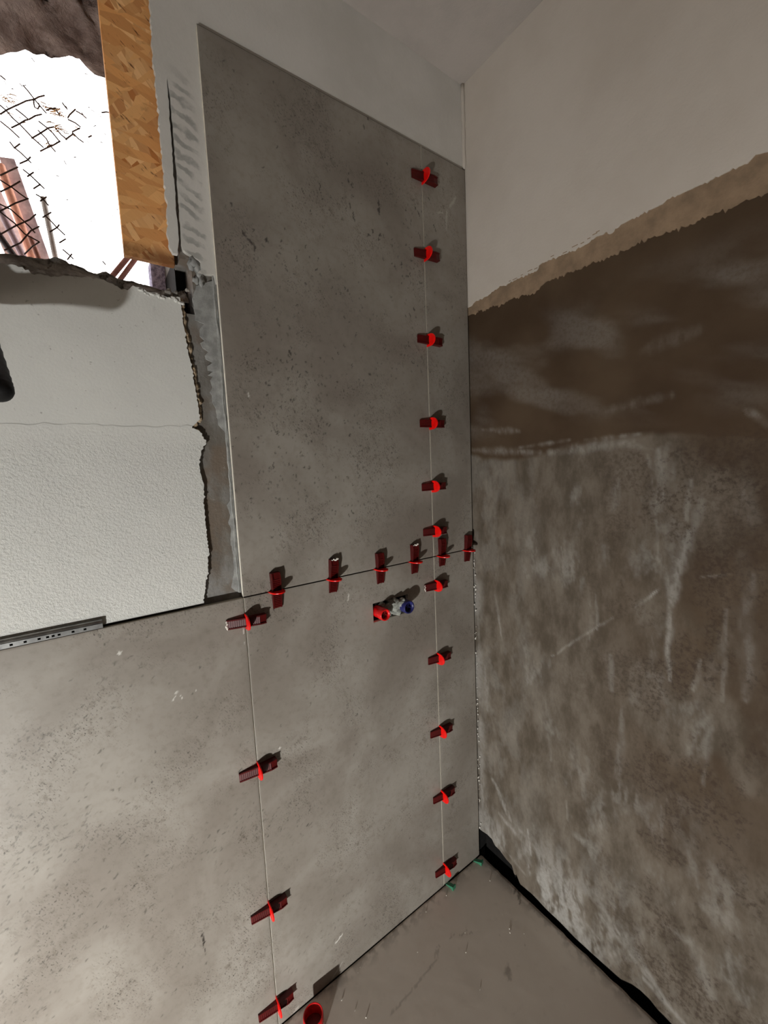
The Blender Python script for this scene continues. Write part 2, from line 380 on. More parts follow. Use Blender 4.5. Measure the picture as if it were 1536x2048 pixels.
# thin combed adhesive left on the cement beside the tile
adh = [(-0.7798,1.8750),(-0.8201,1.8541),(-0.8295,1.8259),(-0.8275,1.8140),(-0.8272,1.7834),(-0.8095,1.7780),(-0.8206,1.7659),(-0.8209,1.7513),(-0.8124,1.7431),(-0.8211,1.7367),(-0.8168,1.7268),(-0.8061,1.7208),(-0.8141,1.7114),(-0.8126,1.7042),(-0.7996,1.6982),(-0.8107,1.6896),(-0.8105,1.6801),(-0.8002,1.6789),(-0.8113,1.6704),(-0.8021,1.6680),(-0.8070,1.6601),(-0.8040,1.6453),(-0.8102,1.6341),(-0.8065,1.6279),(-0.8068,1.6117),(-0.8014,1.6011),(-0.7981,1.5629),(-0.7862,1.5498),(-0.7827,1.5387),(-0.7809,1.5073),(-0.7843,1.4507),(-0.7856,1.3935),(-0.7943,1.3827),(-0.7884,1.3590),(-0.7942,1.3422),(-0.7889,1.3241),(-0.7930,1.3013),(-0.7891,1.2653),(-0.7897,1.2298),(-0.7997,1.1899),(-0.7904,1.1784),(-0.7804,1.1726)]
slab('adhesive', ragged(adh, 0.0004, 0.004, seed=11)+[(XL-0.0005, 1.172), (XL-0.0005, 1.86)], 'y', 0.0145, 0.0182, M_ADH, wall_l)
# bead of adhesive squeezed out along the tile edge
bm = bmesh.new(); pts = [(XL-0.0045+rnd.uniform(-0.0015, 0.001), 0.0150+rnd.uniform(-0.001, 0.001), z) for z in np.arange(1.175, 2.33, 0.016)]
tube_bm(bm, pts, 0.003, 6, True, [rnd.uniform(0.0014, 0.0030) for _ in pts]); from_bm('adhesive', bm, M_ADH, wall_l, True)
# the brown crumbly edge of the old plaster
bm = bmesh.new(); edge = [p for p in right_edge if p[1] > 1.53]
pts = [(p[0]+0.0035, 0.0165+rnd.uniform(-.002, .001), p[1]) for p in ragged(edge, 0.0014, 0.005, seed=12)]
tube_bm(bm, pts, 0.004, 6, True, [rnd.uniform(0.0015, 0.0062) for _ in pts]); from_bm('plaster_rubble', bm, m_simple('flaky_plaster', (176,156,130), 0.95, 0.3, 60, 0.9, 140, 0.005), wall_l)

# broken sill: rough masonry between the plaster edge and the outside
top_edge = [(-1.1713,1.8476),(-1.1330,1.8541),(-1.1196,1.8575),(-1.1028,1.8584),(-1.0891,1.8584),(-1.0678,1.8611),(-1.0564,1.8674),(-1.0455,1.8666),(-1.0349,1.8603),(-1.0161,1.8576),(-1.0049,1.8529),(-0.9931,1.8519),(-0.9862,1.8572),(-0.9786,1.8599),(-0.9708,1.8561),(-0.9564,1.8499),(-0.9349,1.8508),(-0.9130,1.8487),(-0.8861,1.8445),(-0.8577,1.8442),(-0.8353,1.8539)]
bot = [(-1.85,1.80),(-1.3,1.806)]+[(p[0], p[1]-0.006) for p in lower_edge]
def interp(pl, x):
    for a, b in zip(pl, pl[1:]):
        if a[0] <= x <= b[0]: return a[1]+(b[1]-a[1])*(x-a[0])/max(1e-9, b[0]-a[0])
    return pl[-1][1] if x > pl[-1][0] else pl[0][1]
tp = [(-1.85, 1.848), (-1.3, 1.848)]+top_edge
us = np.concatenate([np.arange(-1.85, -1.2, 0.02), np.arange(-1.2, -0.836, 0.0022)])
vs = np.linspace(0, 1, 40)
zb = np.array([interp(bot, x) for x in us]); zt = np.array([interp(tp, x) for x in us])
def PS(U, V):
    i = np.searchsorted(us, U[:, 0]); B0 = zb[:, None]+0*V; T0 = zt[:, None]+0*V
    k = np.clip(V/0.6, 0, 1); back = np.clip((V-0.6)/0.4, 0, 1)
    n = fbm(U*60, V*5+U*11, 3, 5, 0.6)-0.5; n2 = fbm(U*220, V*14, 9, 3, 0.6)-0.5
    z = B0+(T0-B0)*k+back*-0.02 + n2*0.006*(V > 0.02) + n*0.006*sstep(V, 0.0, 0.4)*(1-back)
    y = 0.015+0.030*sstep(k, 0, 1)+back*0.29 + n*0.016*(V > 0.02)*(1-back)+n2*0.006
    return U, y, z
sheet('rubble_sill', us, vs, PS, M_RUBBLE, wall_l)
# small lumps of loose mortar on the sill and round the hole
bm = bmesh.new()
def lump(bm, c, r, seed, sq=(1, 1, 1), sub=2):
    q = random.Random(seed); g = bmesh.ops.create_icosphere(bm, subdivisions=sub, radius=1.0)
    ph = [q.uniform(0, 6) for _ in range(6)]
    for v in g['verts']:
        d = v.co.normalized(); k = 1+0.24*math.sin(4*d.x+ph[0])+0.22*math.sin(5*d.y+ph[1]+2*d.z)+0.20*math.sin(7*d.z+ph[2]+3*d.x)+q.uniform(-0.14, 0.14)
        v.co = Vector(c)+Vector((d.x*sq[0], d.y*sq[1], d.z*sq[2]))*r*k
for i, (x, z) in enumerate([(-0.9867,1.8402),(-0.9793,1.8427),(-0.8760,1.8304),(-0.8601,1.8307),(-0.9593,1.8305),(-0.8367,1.8444),(-0.8131,1.8900),(-0.8118,1.8700),(-0.8210,1.9134),(-0.8151,1.9017),(-0.8111,1.8548),(-0.8221,1.8423)]):
    lump(bm, (x, 0.022, z), rnd.uniform(0.0035, 0.0075), i)
from_bm('mortar_lump', bm, M_RUBBLE, wall_l, True)['kind'] = 'stuff'
bm = bmesh.new()
for i, (x, z) in enumerate([(-0.8205,1.9032),(-0.8135,1.8928),(-0.8106,1.8793),(-0.8198,1.8652),(-0.8252,1.8941),(-0.8098,1.8653)]):
    lump(bm, (x, 0.014, z), rnd.uniform(0.006, 0.0105), 40+i, (1, 0.6, 1.1))
from_bm('mortar_lump', bm, M_ADH, wall_l, True)['kind'] = 'stuff'
# white plaster chips clinging below the sill
bm = bmesh.new()
for i, (x, z) in enumerate([(-0.9255,1.8219),(-0.9190,1.8176),(-0.9140,1.8148),(-0.8944,1.8167),(-0.8874,1.8142),(-0.8743,1.8168),(-0.8633,1.8150),(-0.8533,1.8109),(-0.9058,1.8183)]):
    lump(bm, (x, 0.009, z), rnd.uniform(0.003, 0.006), 70+i, (1, 0.5, 0.7))
from_bm('plaster_chip', bm, M_PLASTER, wall_l, True)['kind'] = 'stuff'

# rough stones of the old wall above the opening
def stone(lo_edge, x0, x1, ytop, seed, y0=0.13):
    us = np.arange(x0, x1, 0.006); vs = np.linspace(0, 1, 46)
    ze = np.array([interp(lo_edge, x) for x in us])
    def P(U, V):
        Z = ze[:, None]+0*V
        a = np.clip(V/0.62, 0, 1); b = np.clip((V-0.62)/0.38, 0, 1)
        n = fbm(U*9, V*5, seed, 6, 0.58)-0.5; n2 = fbm(U*40, V*22, seed+7, 4, 0.6)-0.5
        z = ytop+(Z-ytop)*a - b*0.0 + n2*0.012*(a > 0.2)
        rim = np.minimum((U-x0)/(x1-x0), 1-(U-x0)/(x1-x0)); edge = 0.16*np.exp(-((U+1.043+0.02*np.sin(V*9))/0.012)**2)*(1-sstep(a, 0.5, 0.75))*sstep(a, 0.05, 0.3)
        y = y0 + edge + 0.03*(1-np.sin(np.pi*np.clip(a, 0, 1))) + n*0.11 + n2*0.02 + b*0.28
        return U, y, z+b*(0.30+0.1*n)
    sheet('stone', us, vs, P, M_STONE, wall_l)
edge_stone = [(-1.9, 2.30), (-1.3, 2.29)]+[(-1.1330,2.2660),(-1.1031,2.2860),(-1.0949,2.2961),(-1.0800,2.3011),(-1.0565,2.3129),(-1.0366,2.3211),(-1.0251,2.3197),(-1.0127,2.3240),(-1.0001,2.3294),(-0.9875,2.3329),(-0.9765,2.3346),(-0.9712,2.3287),(-0.9610,2.3195),(-0.9513,2.3127),(-0.9381,2.3131),(-0.9265,2.3137),(-0.9139,2.3127)]
stone(edge_stone, -1.9, -0.880, 2.60, 21)
stone([(-1.9, 2.40), (-0.9, 2.42)], -1.9, -0.9, 2.64, 45, 0.26)

# ------------------------------------------------------------------ tiles (parts of the wall)
marks = []      # x, z, length, width, angle, strength, curve
def mk(*a): marks.append(a)
R2 = random.Random(21)
# marks seen on the photograph (position, length, width, angle)
for (x, z), L, Wd, an, s in zip(
    [(-0.7111,1.9793),(-0.6965,1.9654),(-0.3625,2.0849),(-0.3386,2.1638),(-0.3379,2.1451),(-0.4200,2.0982),(-0.4303,2.1265),(-0.5321,1.9702),(-0.5392,1.9451),(-0.6619,1.9820),(-0.6253,1.9907),(-0.5619,2.1193),(-0.5438,2.0766),(-0.5155,2.1368),(-0.7369,2.0355),(-0.4312,2.1860),(-0.4212,2.1775),(-0.3762,2.0711),(-0.3381,2.0815),(-0.3437,2.0698),(-0.2090,2.1911),(-0.1946,2.1780),(-0.2430,2.1741),(-0.1536,2.2315),(-0.1366,2.1619),(-0.1310,2.1523),(-0.2666,2.0239),(-0.2905,2.0089),(-0.2365,2.0037),(-0.2476,2.0796),(-0.2259,1.9091),(-0.2419,1.8896),(-0.6223,1.7376),(-0.6254,1.7291),(-0.6183,1.7029),(-0.5999,1.6870),(-0.5831,1.6982),(-0.4996,1.9542),(-0.4579,1.9208),(-0.6838,1.6587),(-0.3373,1.7821),(-0.3919,1.7089),(-0.4955,1.6777),(-0.5148,2.1485),(-0.3627,2.3633),(-0.4491,2.2986),(-0.3753,2.3343),(-0.5574,2.4723),(-0.4208,2.1101),(-0.4245,2.1488),(-0.1886,1.3149),(-0.4705,1.3346),(-0.5906,1.3270),(-0.6131,1.4986),(-0.4658,1.5431),(-0.5246,1.5680),(-0.8195,0.7503),(-0.6604,0.5134),(-0.9335,0.3943),(-0.9320,0.3471),(-0.6258,0.0019)],
    [.022,.02,.014,.02,.016,.014,.01,.01,.008,.007,.006,.012,.014,.012,.006,.009,.01,.008,.007,.006,.012,.016,.01,.008,.007,.007,.012,.01,.012,.008,.01,.012,.010,.008,.012,.014,.012,.008,.008,.01,.006,.008,.009,.01,.012,.008,.01,.008,.012,.01,.008,.012,.008,.008,.009,.008,.01,.012,.02,.02,.012],
    [.004,.005,.005,.004,.006,.005,.004,.0025,.004,.0045,.004,.002,.002,.002,.004,.004,.003,.005,.005,.004,.003,.003,.003,.003,.004,.003,.004,.003,.003,.003,.004,.003,.003,.003,.002,.002,.002,.003,.003,.004,.003,.003,.003,.002,.003,.002,.003,.002,.004,.002,.003,.003,.003,.003,.003,.003,.003,.003,.003,.002,.004],
    [2.3,2.4,1.9,1.7,1.5,2.0,1.8,1.2,0.5,1.8,1.8,1.9,2.0,1.6,2.0,1.9,2.1,0.5,1.0,1.2,2.0,2.1,1.8,1.9,1.9,2.1,1.2,1.9,1.6,1.0,1.9,2.2,1.9,2.1,1.2,1.1,2.2,1.6,1.9,2.4,1.0,1.9,1.9,1.8,2.1,1.2,1.9,1.8,1.9,1.8,1.9,2.2,.8,1.0,.9,1.0,.8,.7,1.6,1.5,.8],
    [.9]*61):
    mk(x, z, L, Wd, an, s, R2.uniform(-0.6, 0.6))
(x, z), = [(-0.9325,0.3804)]
mk(x, z, 0.040, 0.0036, 1.62, 1.0, 0.15)
def cluster(x, z, n, sx, sz, ang, Ls=(0.003, 0.009), s=(0.35, 0.9)):
    for _ in range(n):
        mk(x+R2.gauss(0, sx), z+R2.gauss(0, sz), R2.uniform(*Ls), R2.uniform(0.0012, 0.0030), ang+R2.gauss(0, 0.45), R2.uniform(*s), R2.uniform(-1, 1))
for (x, z), n, sx, sz in zip([(-0.6306,1.9684),(-0.4295,2.1412),(-0.2094,2.1843),(-0.2183,1.9913),(-0.2715,2.0334),(-0.5990,1.6990),(-0.6430,1.7980),(-0.7265,1.9230),(-0.4430,1.9176),(-0.4677,1.7629),(-0.6224,1.5535),(-0.5626,1.4278),(-0.7014,1.5056),(-0.4445,1.3667),(-0.4067,1.4476),(-0.6742,1.3729),(-0.7192,1.7312),(-0.5349,1.6308),(-0.3020,1.7838),(-0.2480,1.7623),(-0.0799,1.9025),(-0.0976,1.7183)],
        [26,22,30,34,30,30,26,20,24,26,60,60,40,40,36,40,24,40,20,24,14,12], [.05,.04,.03,.03,.04,.05,.05,.03,.05,.06,.07,.08,.06,.07,.06,.06,.04,.08,.04,.03,.02,.02], [.03,.05,.06,.05,.05,.04,.05,.06,.05,.06,.06,.08,.06,.07,.06,.05,.05,.07,.05,.06,.05,.05]):
    cluster(x, z, n, sx, sz, 1.95)
for (x, z), n, sx, sz in zip([(-1.1581,0.9775),(-1.0418,1.0538),(-1.1105,1.0074),(-1.0477,0.8077),(-1.1804,0.9679),(-1.2115,0.8660),(-1.1637,0.7771),(-1.2168,0.7493),(-1.0721,0.7324),(-0.8294,0.6256),(-0.7330,0.5699),(-0.8901,0.5842),(-1.1519,0.5866),(-1.2246,0.5364),(-1.0260,0.5513),(-0.9958,0.3415),(-0.6505,0.5515),(-0.5148,0.7364),(-0.5969,0.9124),(-0.4356,0.6244),(-0.5120,0.2163),(-0.3555,0.3519),(-0.2971,0.7280),(-0.7059,0.1715),(-0.5836,0.1543),(-0.0846,0.4625),(-0.0961,0.8302),(-1.2404,0.6539),(-0.6987,1.0384)],
        [30,24,16,16,36,40,70,60,26,46,30,18,40,50,24,24,34,30,24,30,24,24,20,20,20,14,14,50,16], [.05,.03,.03,.02,.05,.05,.05,.05,.03,.03,.04,.04,.06,.06,.05,.05,.05,.06,.05,.06,.06,.05,.04,.05,.05,.02,.02,.05,.04], [.03,.02,.03,.03,.03,.03,.03,.03,.03,.04,.04,.04,.05,.05,.05,.05,.05,.05,.05,.05,.05,.05,.05,.04,.04,.06,.06,.05,.04]):
    cluster(x, z, n, sx, sz, 0.75, (0.003, 0.010), (0.15, 0.65))
for _ in range(420):
    mk(R2.uniform(-1.37, 0), R2.uniform(0, ZT), R2.uniform(0.002, 0.007), R2.uniform(0.0015, 0.003), R2.uniform(0.6, 2.2), R2.uniform(0.25, 0.8), R2.uniform(-1, 1))
wmarks = []
for (x, z), L, Wd, an in zip([(-0.7305,1.6304),(-1.0298,1.1096),(-1.0284,1.1060),(-0.9342,0.9878),(-0.9409,0.9778),(-0.9274,0.9749),(-0.8966,0.9798),(-0.4970,1.1091),(-0.4990,1.1011),(-0.7848,1.0852),(-0.7858,1.0573),(-0.0562,2.2526),(-0.0839,2.1941),(-0.1104,2.2075),(-0.7189,0.7618),(-0.5860,0.1157),(-0.6053,0.0171),(-0.7323,0.0014)],
        [.012,.008,.006,.005,.016,.010,.007,.009,.012,.02,.018,.05,.06,.03,.006,.03,.05,.03], [.003,.003,.003,.004,.0015,.0015,.0015,.003,.003,.001,.001,.007,.006,.005,.003,.004,.005,.01], [1.6,2.0,.3,.5,.9,1.9,1.5,1.6,1.4,1.6,1.6,.9,1.5,.3,1.0,.5,.6,.7]):
    wmarks.append((x, z, L, Wd, an, 0.9 if Wd < 0.0045 else 0.28, 0))
def stamp(G, us, vs, ms):
    for (x, z, L, Wd, an, s, cv) in ms:
        r = L/2+Wd+0.004
        i0, i1 = np.searchsorted(us, [x-r, x+r]); j0, j1 = np.searchsorted(vs, [z-r, z+r])
        if i1 <= i0 or j1 <= j0: continue
        U, V = np.meshgrid(us[i0:i1], vs[j0:j1], indexing='ij')
        ca, sa = math.cos(an), math.sin(an)
        n = (vn(U*330, V*330, 77)-0.5)*min(Wd, 0.004)*1.3; m = (vn(U*170, V*170, 78)-0.5)*min(L, 0.02)*0.5
        a = (U-x)*ca+(V-z)*sa+m; b = -(U-x)*sa+(V-z)*ca+n
        b = b - cv*(a*a/L-L/12)*1.6
        t = np.clip(np.abs(a)/(L/2), 0, 1); wd = Wd*(0.35+0.65*np.sqrt(1-t*t))
        d = np.maximum(np.abs(b)/wd*2-0.6, (np.abs(a)-L/2)/Wd*1.6)
        G[i0:i1, j0:j1] = np.maximum(G[i0:i1, j0:j1], s*(1-sstep(d, 0, 1)))
TD = 0.012
def tile(x0, x1, z0, z1, hole=None, step=0.0024, edge=None, top=2):
    us = frange(x0, x1, int(round((x1-x0)/step))); vs = frange(z0, z1, int(round((z1-z0)/step)))
    keep = None
    ev = [(x,y,z) for x in (x0,x1) for y in (0.0,TD) for z in (z0,z1)]
    ef = [(0,1,3,2), (4,6,7,5), (0,2,6,4), (1,5,7,3), (2,3,7,6)]
    if hole:
        hx0, hx1, hz0, hz1 = hole
        us = np.concatenate([frange(x0, hx0, int((hx0-x0)/step)), frange(hx0, hx1, int((hx1-hx0)/step))[1:], frange(hx1, x1, int((x1-hx1)/step))[1:]])
        vs = np.concatenate([frange(z0, hz0, int((hz0-z0)/step)), frange(hz0, hz1, int((hz1-hz0)/step))[1:], frange(hz1, z1, int((z1-hz1)/step))[1:]])
        keep = lambda U, V: ~((U > hx0) & (U < hx1) & (V > hz0) & (V < hz1))
        n = len(ev); ev += [(x,y,z) for x in (hx0,hx1) for y in (0.0,TD) for z in (hz0,hz1)]
        ef = ef[:4] + [tuple(n+i for i in f) for f in [(0,1,3,2), (4,6,7,5), (0,2,6,4), (1,5,7,3)]]
    def P(U, V):
        # softly eased edge
        e = np.minimum(np.minimum(U-x0, x1-U), np.minimum(V-z0, z1-V))
        return U, 0.0006*(1-sstep(e, 0, 0.0024)), V
    def paint(U, V):
        G = np.zeros(U.shape); H = np.zeros(U.shape)
        stamp(G, us, vs, marks); stamp(H, us, vs, wmarks)
        return G, H
    return sheet('tile', us, vs, P, [M_TILE, edge or M_EDGE, M_EDGE3], wall_l, paint, keep, (ev, ef, [1, 1, 2, top]+[1]*(len(ef)-4)))
g = 0.0013
tile(XL, XG-g, ZJ+g, ZT, edge=M_EDGE2)
tile(XG+g, 0.0, ZJ+g, ZT)
HOLE = (-0.419, -0.290, 1.010, 1.066)
tile(XL+g, XG-g, 0.0015, ZJ-g, HOLE, edge=M_EDGE2)
tile(XG+g, 0.0, 0.003, ZJ-g)
tile(XL-0.6, XL-g, 0.0015, ZJ-g, top=1)
tile(-1.981, XL-0.602, 0.004, ZJ-g, None, 0.02)
tile(-2.583, -1.983, 0.004, ZJ-g, None, 0.02)

# ------------------------------------------------------------------ wall_right
XR = 0.012
bm = bmesh.new(); bx(bm, 0.055, 0.30, -3.0, 0.02, -0.1, ZC+0.1)
wall_r = from_bm('wall_right', bm, M_DARK); wall_r['kind'] = 'structure'
foot = [(0.0204,0.0940),(-0.0014,0.0920),(-0.0299,0.0975),(-0.0528,0.0953),(-0.0661,0.0799),(-0.0882,0.0779),(-0.1139,0.0658),(-0.1390,0.0617),(-0.1512,0.0511),(-0.1489,0.0281),(-0.1710,0.0190),(-0.1908,0.0216),(-0.2139,0.0239),(-0.2655,0.0169),(-0.3174,0.0154),(-0.3661,0.0107),(-0.4119,0.0111),(-0.4620,0.0126),(-0.4957,0.0150),(-0.5238,0.0312),(-0.5461,0.0368),(-0.5701,0.0346),(-0.5889,0.0271),(-0.6160,0.0234)]
footx = sorted(foot, key=lambda p: p[0]); footx = [(-3.0, 0.012), (-0.9, 0.014)]+footx+[(0.02, footx[-1][1])]
us = np.concatenate([frange(-3.0, -0.85, 30), frange(-0.85, 0.016, 230)[1:]])
vs = frange(0, 1, 520)
VZ = 1.955
Rm = random.Random(5)
streaks = []
for (pp, wd, s) in [
    ([(-0.6170,1.2811),(-0.5913,1.1690)], 0.030, .75), ([(-0.5973,1.2048),(-0.5929,1.1106)], 0.022, .7), ([(-0.5896,1.1216),(-0.5905,0.9289)], 0.013, .75), ([(-0.6376,1.3536),(-0.6261,1.2876)], 0.02, .4),
    ([(-0.6165,1.3964),(-0.6116,1.3084)], 0.014, .5), ([(-0.5589,1.4645),(-0.5664,1.3624)], 0.020, .5), ([(-0.5663,1.3681),(-0.5571,1.3275)], 0.018, .6), ([(-0.4676,1.3968),(-0.4567,1.3218)], 0.018, .4),
    ([(-0.0837,1.0170),(-0.1078,0.8694)], 0.008, .6), ([(-0.5525,1.3039),(-0.5633,1.1991)], 0.006, .5), ([(-0.4179,1.0939),(-0.4242,0.9999)], 0.008, .4), ([(-0.4559,0.9419),(-0.4598,0.8475)], 0.012, .4),
    ([(-0.7254,1.2059),(-0.7276,0.9418)], 0.02, .35), ([(-0.6924,1.1248),(-0.6867,0.9231)], 0.010, .35), ([(-0.6486,0.9993),(-0.6369,0.9243)], 0.010, .5), ([(-0.0354,0.7553),(-0.0429,0.5928)], 0.030, .5),
    ([(-0.0012,1.0159),(-0.0085,0.7636)], 0.014, .5), ([(-0.0046,0.4206),(-0.0218,0.1556)], 0.030, .6), ([(-0.0599,0.3381),(-0.1330,0.2367)], 0.020, .7), ([(-0.0907,0.2250),(-0.2113,0.1862)], 0.022, .8),
    ([(-0.2023,0.2514),(-0.2149,0.1711)], 0.010, .9), ([(-0.1533,0.2331),(-0.2660,0.1951)], 0.020, .6), ([(-0.3642,0.3572),(-0.4230,0.3557)], 0.025, .5), ([(-0.4100,0.2184),(-0.4934,0.1562)], 0.022, .6),
    ([(-0.4392,0.1655),(-0.5687,0.1002)], 0.018, .6), ([(-0.5061,0.1690),(-0.6034,0.0813)], 0.016, .6), ([(-0.5571,0.0872),(-0.6470,0.0648)], 0.02, .6), ([(-0.3004,0.1200),(-0.4401,0.0863)], 0.016, .5),
    ([(-0.5982,0.2901),(-0.6704,0.2951)], 0.02, .4), ([(-0.6504,0.3012),(-0.6926,0.1996)], 0.03, .4), ([(-0.3327,0.4473),(-0.3360,0.3848)], 0.006, .6), ([(-0.5797,0.6026),(-0.5886,0.5019)], 0.007, .5),
    ([(-0.1102,0.1053),(-0.2105,0.0762)], 0.010, .5), ([(-0.2673,0.7321),(-0.2838,0.5464)], 0.012, .3), ([(-0.4891,0.8059),(-0.4799,0.6053)], 0.014, .35), ([(-0.6705,0.8809),(-0.6668,0.7120)], 0.012, .35),
    ([(-0.1314,1.4907),(-0.3438,1.5042)], 0.010, .45), ([(-0.3849,1.5009),(-0.5164,1.5042)], 0.010, .4), ([(-0.0432,1.5607),(-0.1866,1.5434)], 0.016, .35), ([(-0.5231,1.6925),(-0.6267,1.7067)], 0.03, .16),
    ([(-0.3975,1.5632),(-0.5756,1.5836)], 0.02, .20), ([(-0.7053,1.5333),(-0.7403,1.5005)], 0.015, .4),
    ([(-0.4110,1.4988),(-0.5589,1.4645)], 0.010, .4), ([(-0.2922,0.8804),(-0.4608,1.0443)], 0.006, .7), ([(-0.5113,1.0876),(-0.5687,1.1430)], 0.007, 1.0), ([(-0.6428,1.1848),(-0.6938,1.2021)], 0.005, .6), ([(-0.0051,1.4984),(-0.2533,1.4761)], 0.02, .45), ([(-0.2848,1.4743),(-0.4948,1.4862)], 0.022, .5), ([(-0.5387,1.4543),(-0.5498,1.4195)], 0.008, .5)]:
    streaks.append((pp, wd, s))
def paint_r(U, V):
    Z = Zr(U, V); Y = U
    warp = (fbm(Y*14, Z*5, 61, 4)-0.5)*0.05; warp2 = (fbm(Y*30, Z*10, 63, 4)-0.5)*0.03
    line = 1.478+0.02*np.sin(Y*9)+warp*0.6
    dark = sstep(Z, line-0.006, line+0.012)
    dark = np.maximum(dark, 0.75*sstep(-Y, 0.34, 0.66)*sstep(fbm(Y*9, Z*6, 71, 5), 0.28, 0.55)*sstep(Z, 0.2, 0.8))
    lo = fbm(Y*14, Z*7, 81, 6, 0.65); hi = fbm(Y*60, Z*24, 82, 4, 0.65)
    eff = 0.38*sstep(lo, 0.52, 0.78)*(1-dark)*sstep(hi, 0.3, 0.6)
    eff = np.maximum(eff, 0.20*sstep(fbm(Y*4+Z*2, Z*11-Y*4, 92, 4), 0.45, 0.75)*dark*sstep(Z, 1.5, 1.6)*(1-sstep(Z, 1.8, 1.9)))
    eff = np.maximum(eff, 0.55*sstep(Y, -0.05, 0.0)*(1-sstep(Z, 1.0, 1.4))*sstep(lo, 0.3, 0.6))
    eff = np.maximum(eff, 0.9*(1-sstep(Z+Y*0.25, 0.02, 0.30))*sstep(lo, 0.36, 0.60)*sstep(hi, 0.25, 0.55)*sstep(Y, -0.75, -0.2))
    eff = np.maximum(eff, 0.20*(1-sstep(-Y, 0.05, 0.40))*(1-dark)*sstep(lo, 0.4, 0.6))
    grit = fbm(Y*90, Z*30, 84, 4, 0.6)
    for p0, p1, wd, s in ((a[0][0], a[0][1], a[1], a[2]) for a in streaks):
        dy, dz = p1[0]-p0[0], p1[1]-p0[1]; L2 = dy*dy+dz*dz
        t = np.clip(((Y-p0[0])*dy+(Z-p0[1])*dz)/L2, 0, 1)
        d = np.hypot(Y+warp2*0.6-p0[0]-t*dy, Z-p0[1]-t*dz)
        w_ = wd*(0.45+0.9*hi)*(0.6+0.5*np.sin(np.pi*np.clip(t, 0.05, 0.95)))
        eff = np.maximum(eff, s*0.8*(1-sstep(d, 0, w_))*(0.35+0.65*sstep(grit, 0.35, 0.6)))
    blot = sstep(fbm(Y*18, Z*14, 101, 6, 0.7), 0.46, 0.62)*(0.15+0.85*sstep(-Y, 0.30, 0.62))*(1-sstep(Z, 1.45, 1.5))*0.75
    blot = np.maximum(blot, 0.5*sstep(-Y, 0.55, 0.7)*sstep(Z, 1.05, 1.2)*(1-sstep(Z, 1.48, 1.52)))
    return dark, eff, blot
def Zr(U, V):
    zb = np.array([interp(footx, x) for x in U[:, 0]])[:, None]+0*V
    return zb+(VZ+0.04-zb)*V
def PR(U, V):
    Z = Zr(U, V); rim = 1-sstep(V, 0, 0.004)
    n = fbm(U*25, Z*12, 51, 4)-0.5
    return XR+rim*0.006+n*0.003*sstep(-U, 0.0, 0.03)+0.0035*sstep(Z, 1.475, 1.485)*0, U, Z
coat = sheet('render_coat', us, vs, PR, M_RWALL, wall_r, lambda U, V: paint_r(U, V))
# thickness of the coat along its ragged foot
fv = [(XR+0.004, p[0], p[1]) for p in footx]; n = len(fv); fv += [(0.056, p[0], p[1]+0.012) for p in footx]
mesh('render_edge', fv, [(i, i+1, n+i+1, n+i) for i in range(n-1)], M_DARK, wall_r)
# beige band and white plaster, each a thin layer with a ragged lower edge
white_lo = [(-0.0116,1.9568),(-0.0245,1.9648),(-0.0492,1.9654),(-0.0752,1.9653),(-0.1042,1.9726),(-0.1321,1.9739),(-0.1589,1.9724),(-0.1932,1.9732),(-0.2260,1.9713),(-0.2496,1.9726),(-0.2604,1.9838),(-0.2873,1.9830),(-0.3299,1.9801),(-0.3699,1.9773),(-0.4075,1.9839),(-0.4371,1.9839),(-0.4487,1.9764),(-0.4709,1.9857),(-0.5130,1.9864),(-0.5475,1.9876),(-0.5662,1.9899),(-0.6019,1.9885),(-0.6353,1.9872),(-0.6666,1.9879),(-0.6925,1.9853),(-0.6980,1.9907),(-0.7099,1.9922),(-0.7210,1.9881)]
band_lo = [(-0.0096,1.9331),(-0.0221,1.9261),(-0.0349,1.9373),(-0.0591,1.9264),(-0.0926,1.9303),(-0.1208,1.9210),(-0.1428,1.9251),(-0.1746,1.9255),(-0.2083,1.9220),(-0.2405,1.9160),(-0.2638,1.9285),(-0.3009,1.9326),(-0.3292,1.9317),(-0.3694,1.9280),(-0.4073,1.9281),(-0.4487,1.9257),(-0.4875,1.9267),(-0.5287,1.9296),(-0.5674,1.9243),(-0.6034,1.9212),(-0.6288,1.9223),(-0.6530,1.9216),(-0.6837,1.9206),(-0.7235,1.9190)]
def layer(name, lo, d0, mats, amp, top, seed):
    lo = sorted(lo, key=lambda p: p[0]); a = ragged(lo, amp, 0.004, seed=seed)
    slab(name, [(0.014, a[-1][1]), (0.014, top), (-3.0, top), (-3.0, a[0][1])]+a, 'x', d0, 0.0165, mats, wall_r)
layer('undercoat_band', band_lo, 0.0095, M_BAND, 0.0022, 2.05, 31)
layer('plaster_coat', white_lo, 0.0065, M_UPPER, 0.0014, ZC+0.02, 32)
# brush marks: thin dashes at the plaster edge
bm = bmesh.new()
for i, (y, z) in enumerate([(-0.1605,1.9769),(-0.1778,1.9759),(-0.2014,1.9777),(-0.2275,1.9796),(-0.2464,1.9773),(-0.2959,1.9889),(-0.3311,1.9827),(-0.3579,1.9868),(-0.3774,1.9853),(-0.3937,1.9884),(-0.4084,1.9921),(-0.4156,1.9944)]):
    L = rnd.uniform(0.006, 0.016); bx(bm, 0.0058, 0.0075, y-L/2, y+L/2, z-0.0008, z+0.0008)
from_bm('brush_mark', bm, M_BAND, wall_r)['kind'] = 'stuff'
# fillet of filler in the upper corner
bm = bmesh.new(); pts = [(0.004+rnd.uniform(-.001, .001), 0.004, z) for z in np.arange(ZT+0.006, ZC, 0.02)]
tube_bm(bm, pts, 0.006, 6, True, [rnd.uniform(0.0045, 0.008) for _ in pts]); from_bm('corner_filler', bm, M_UPPER, wall_r, True)

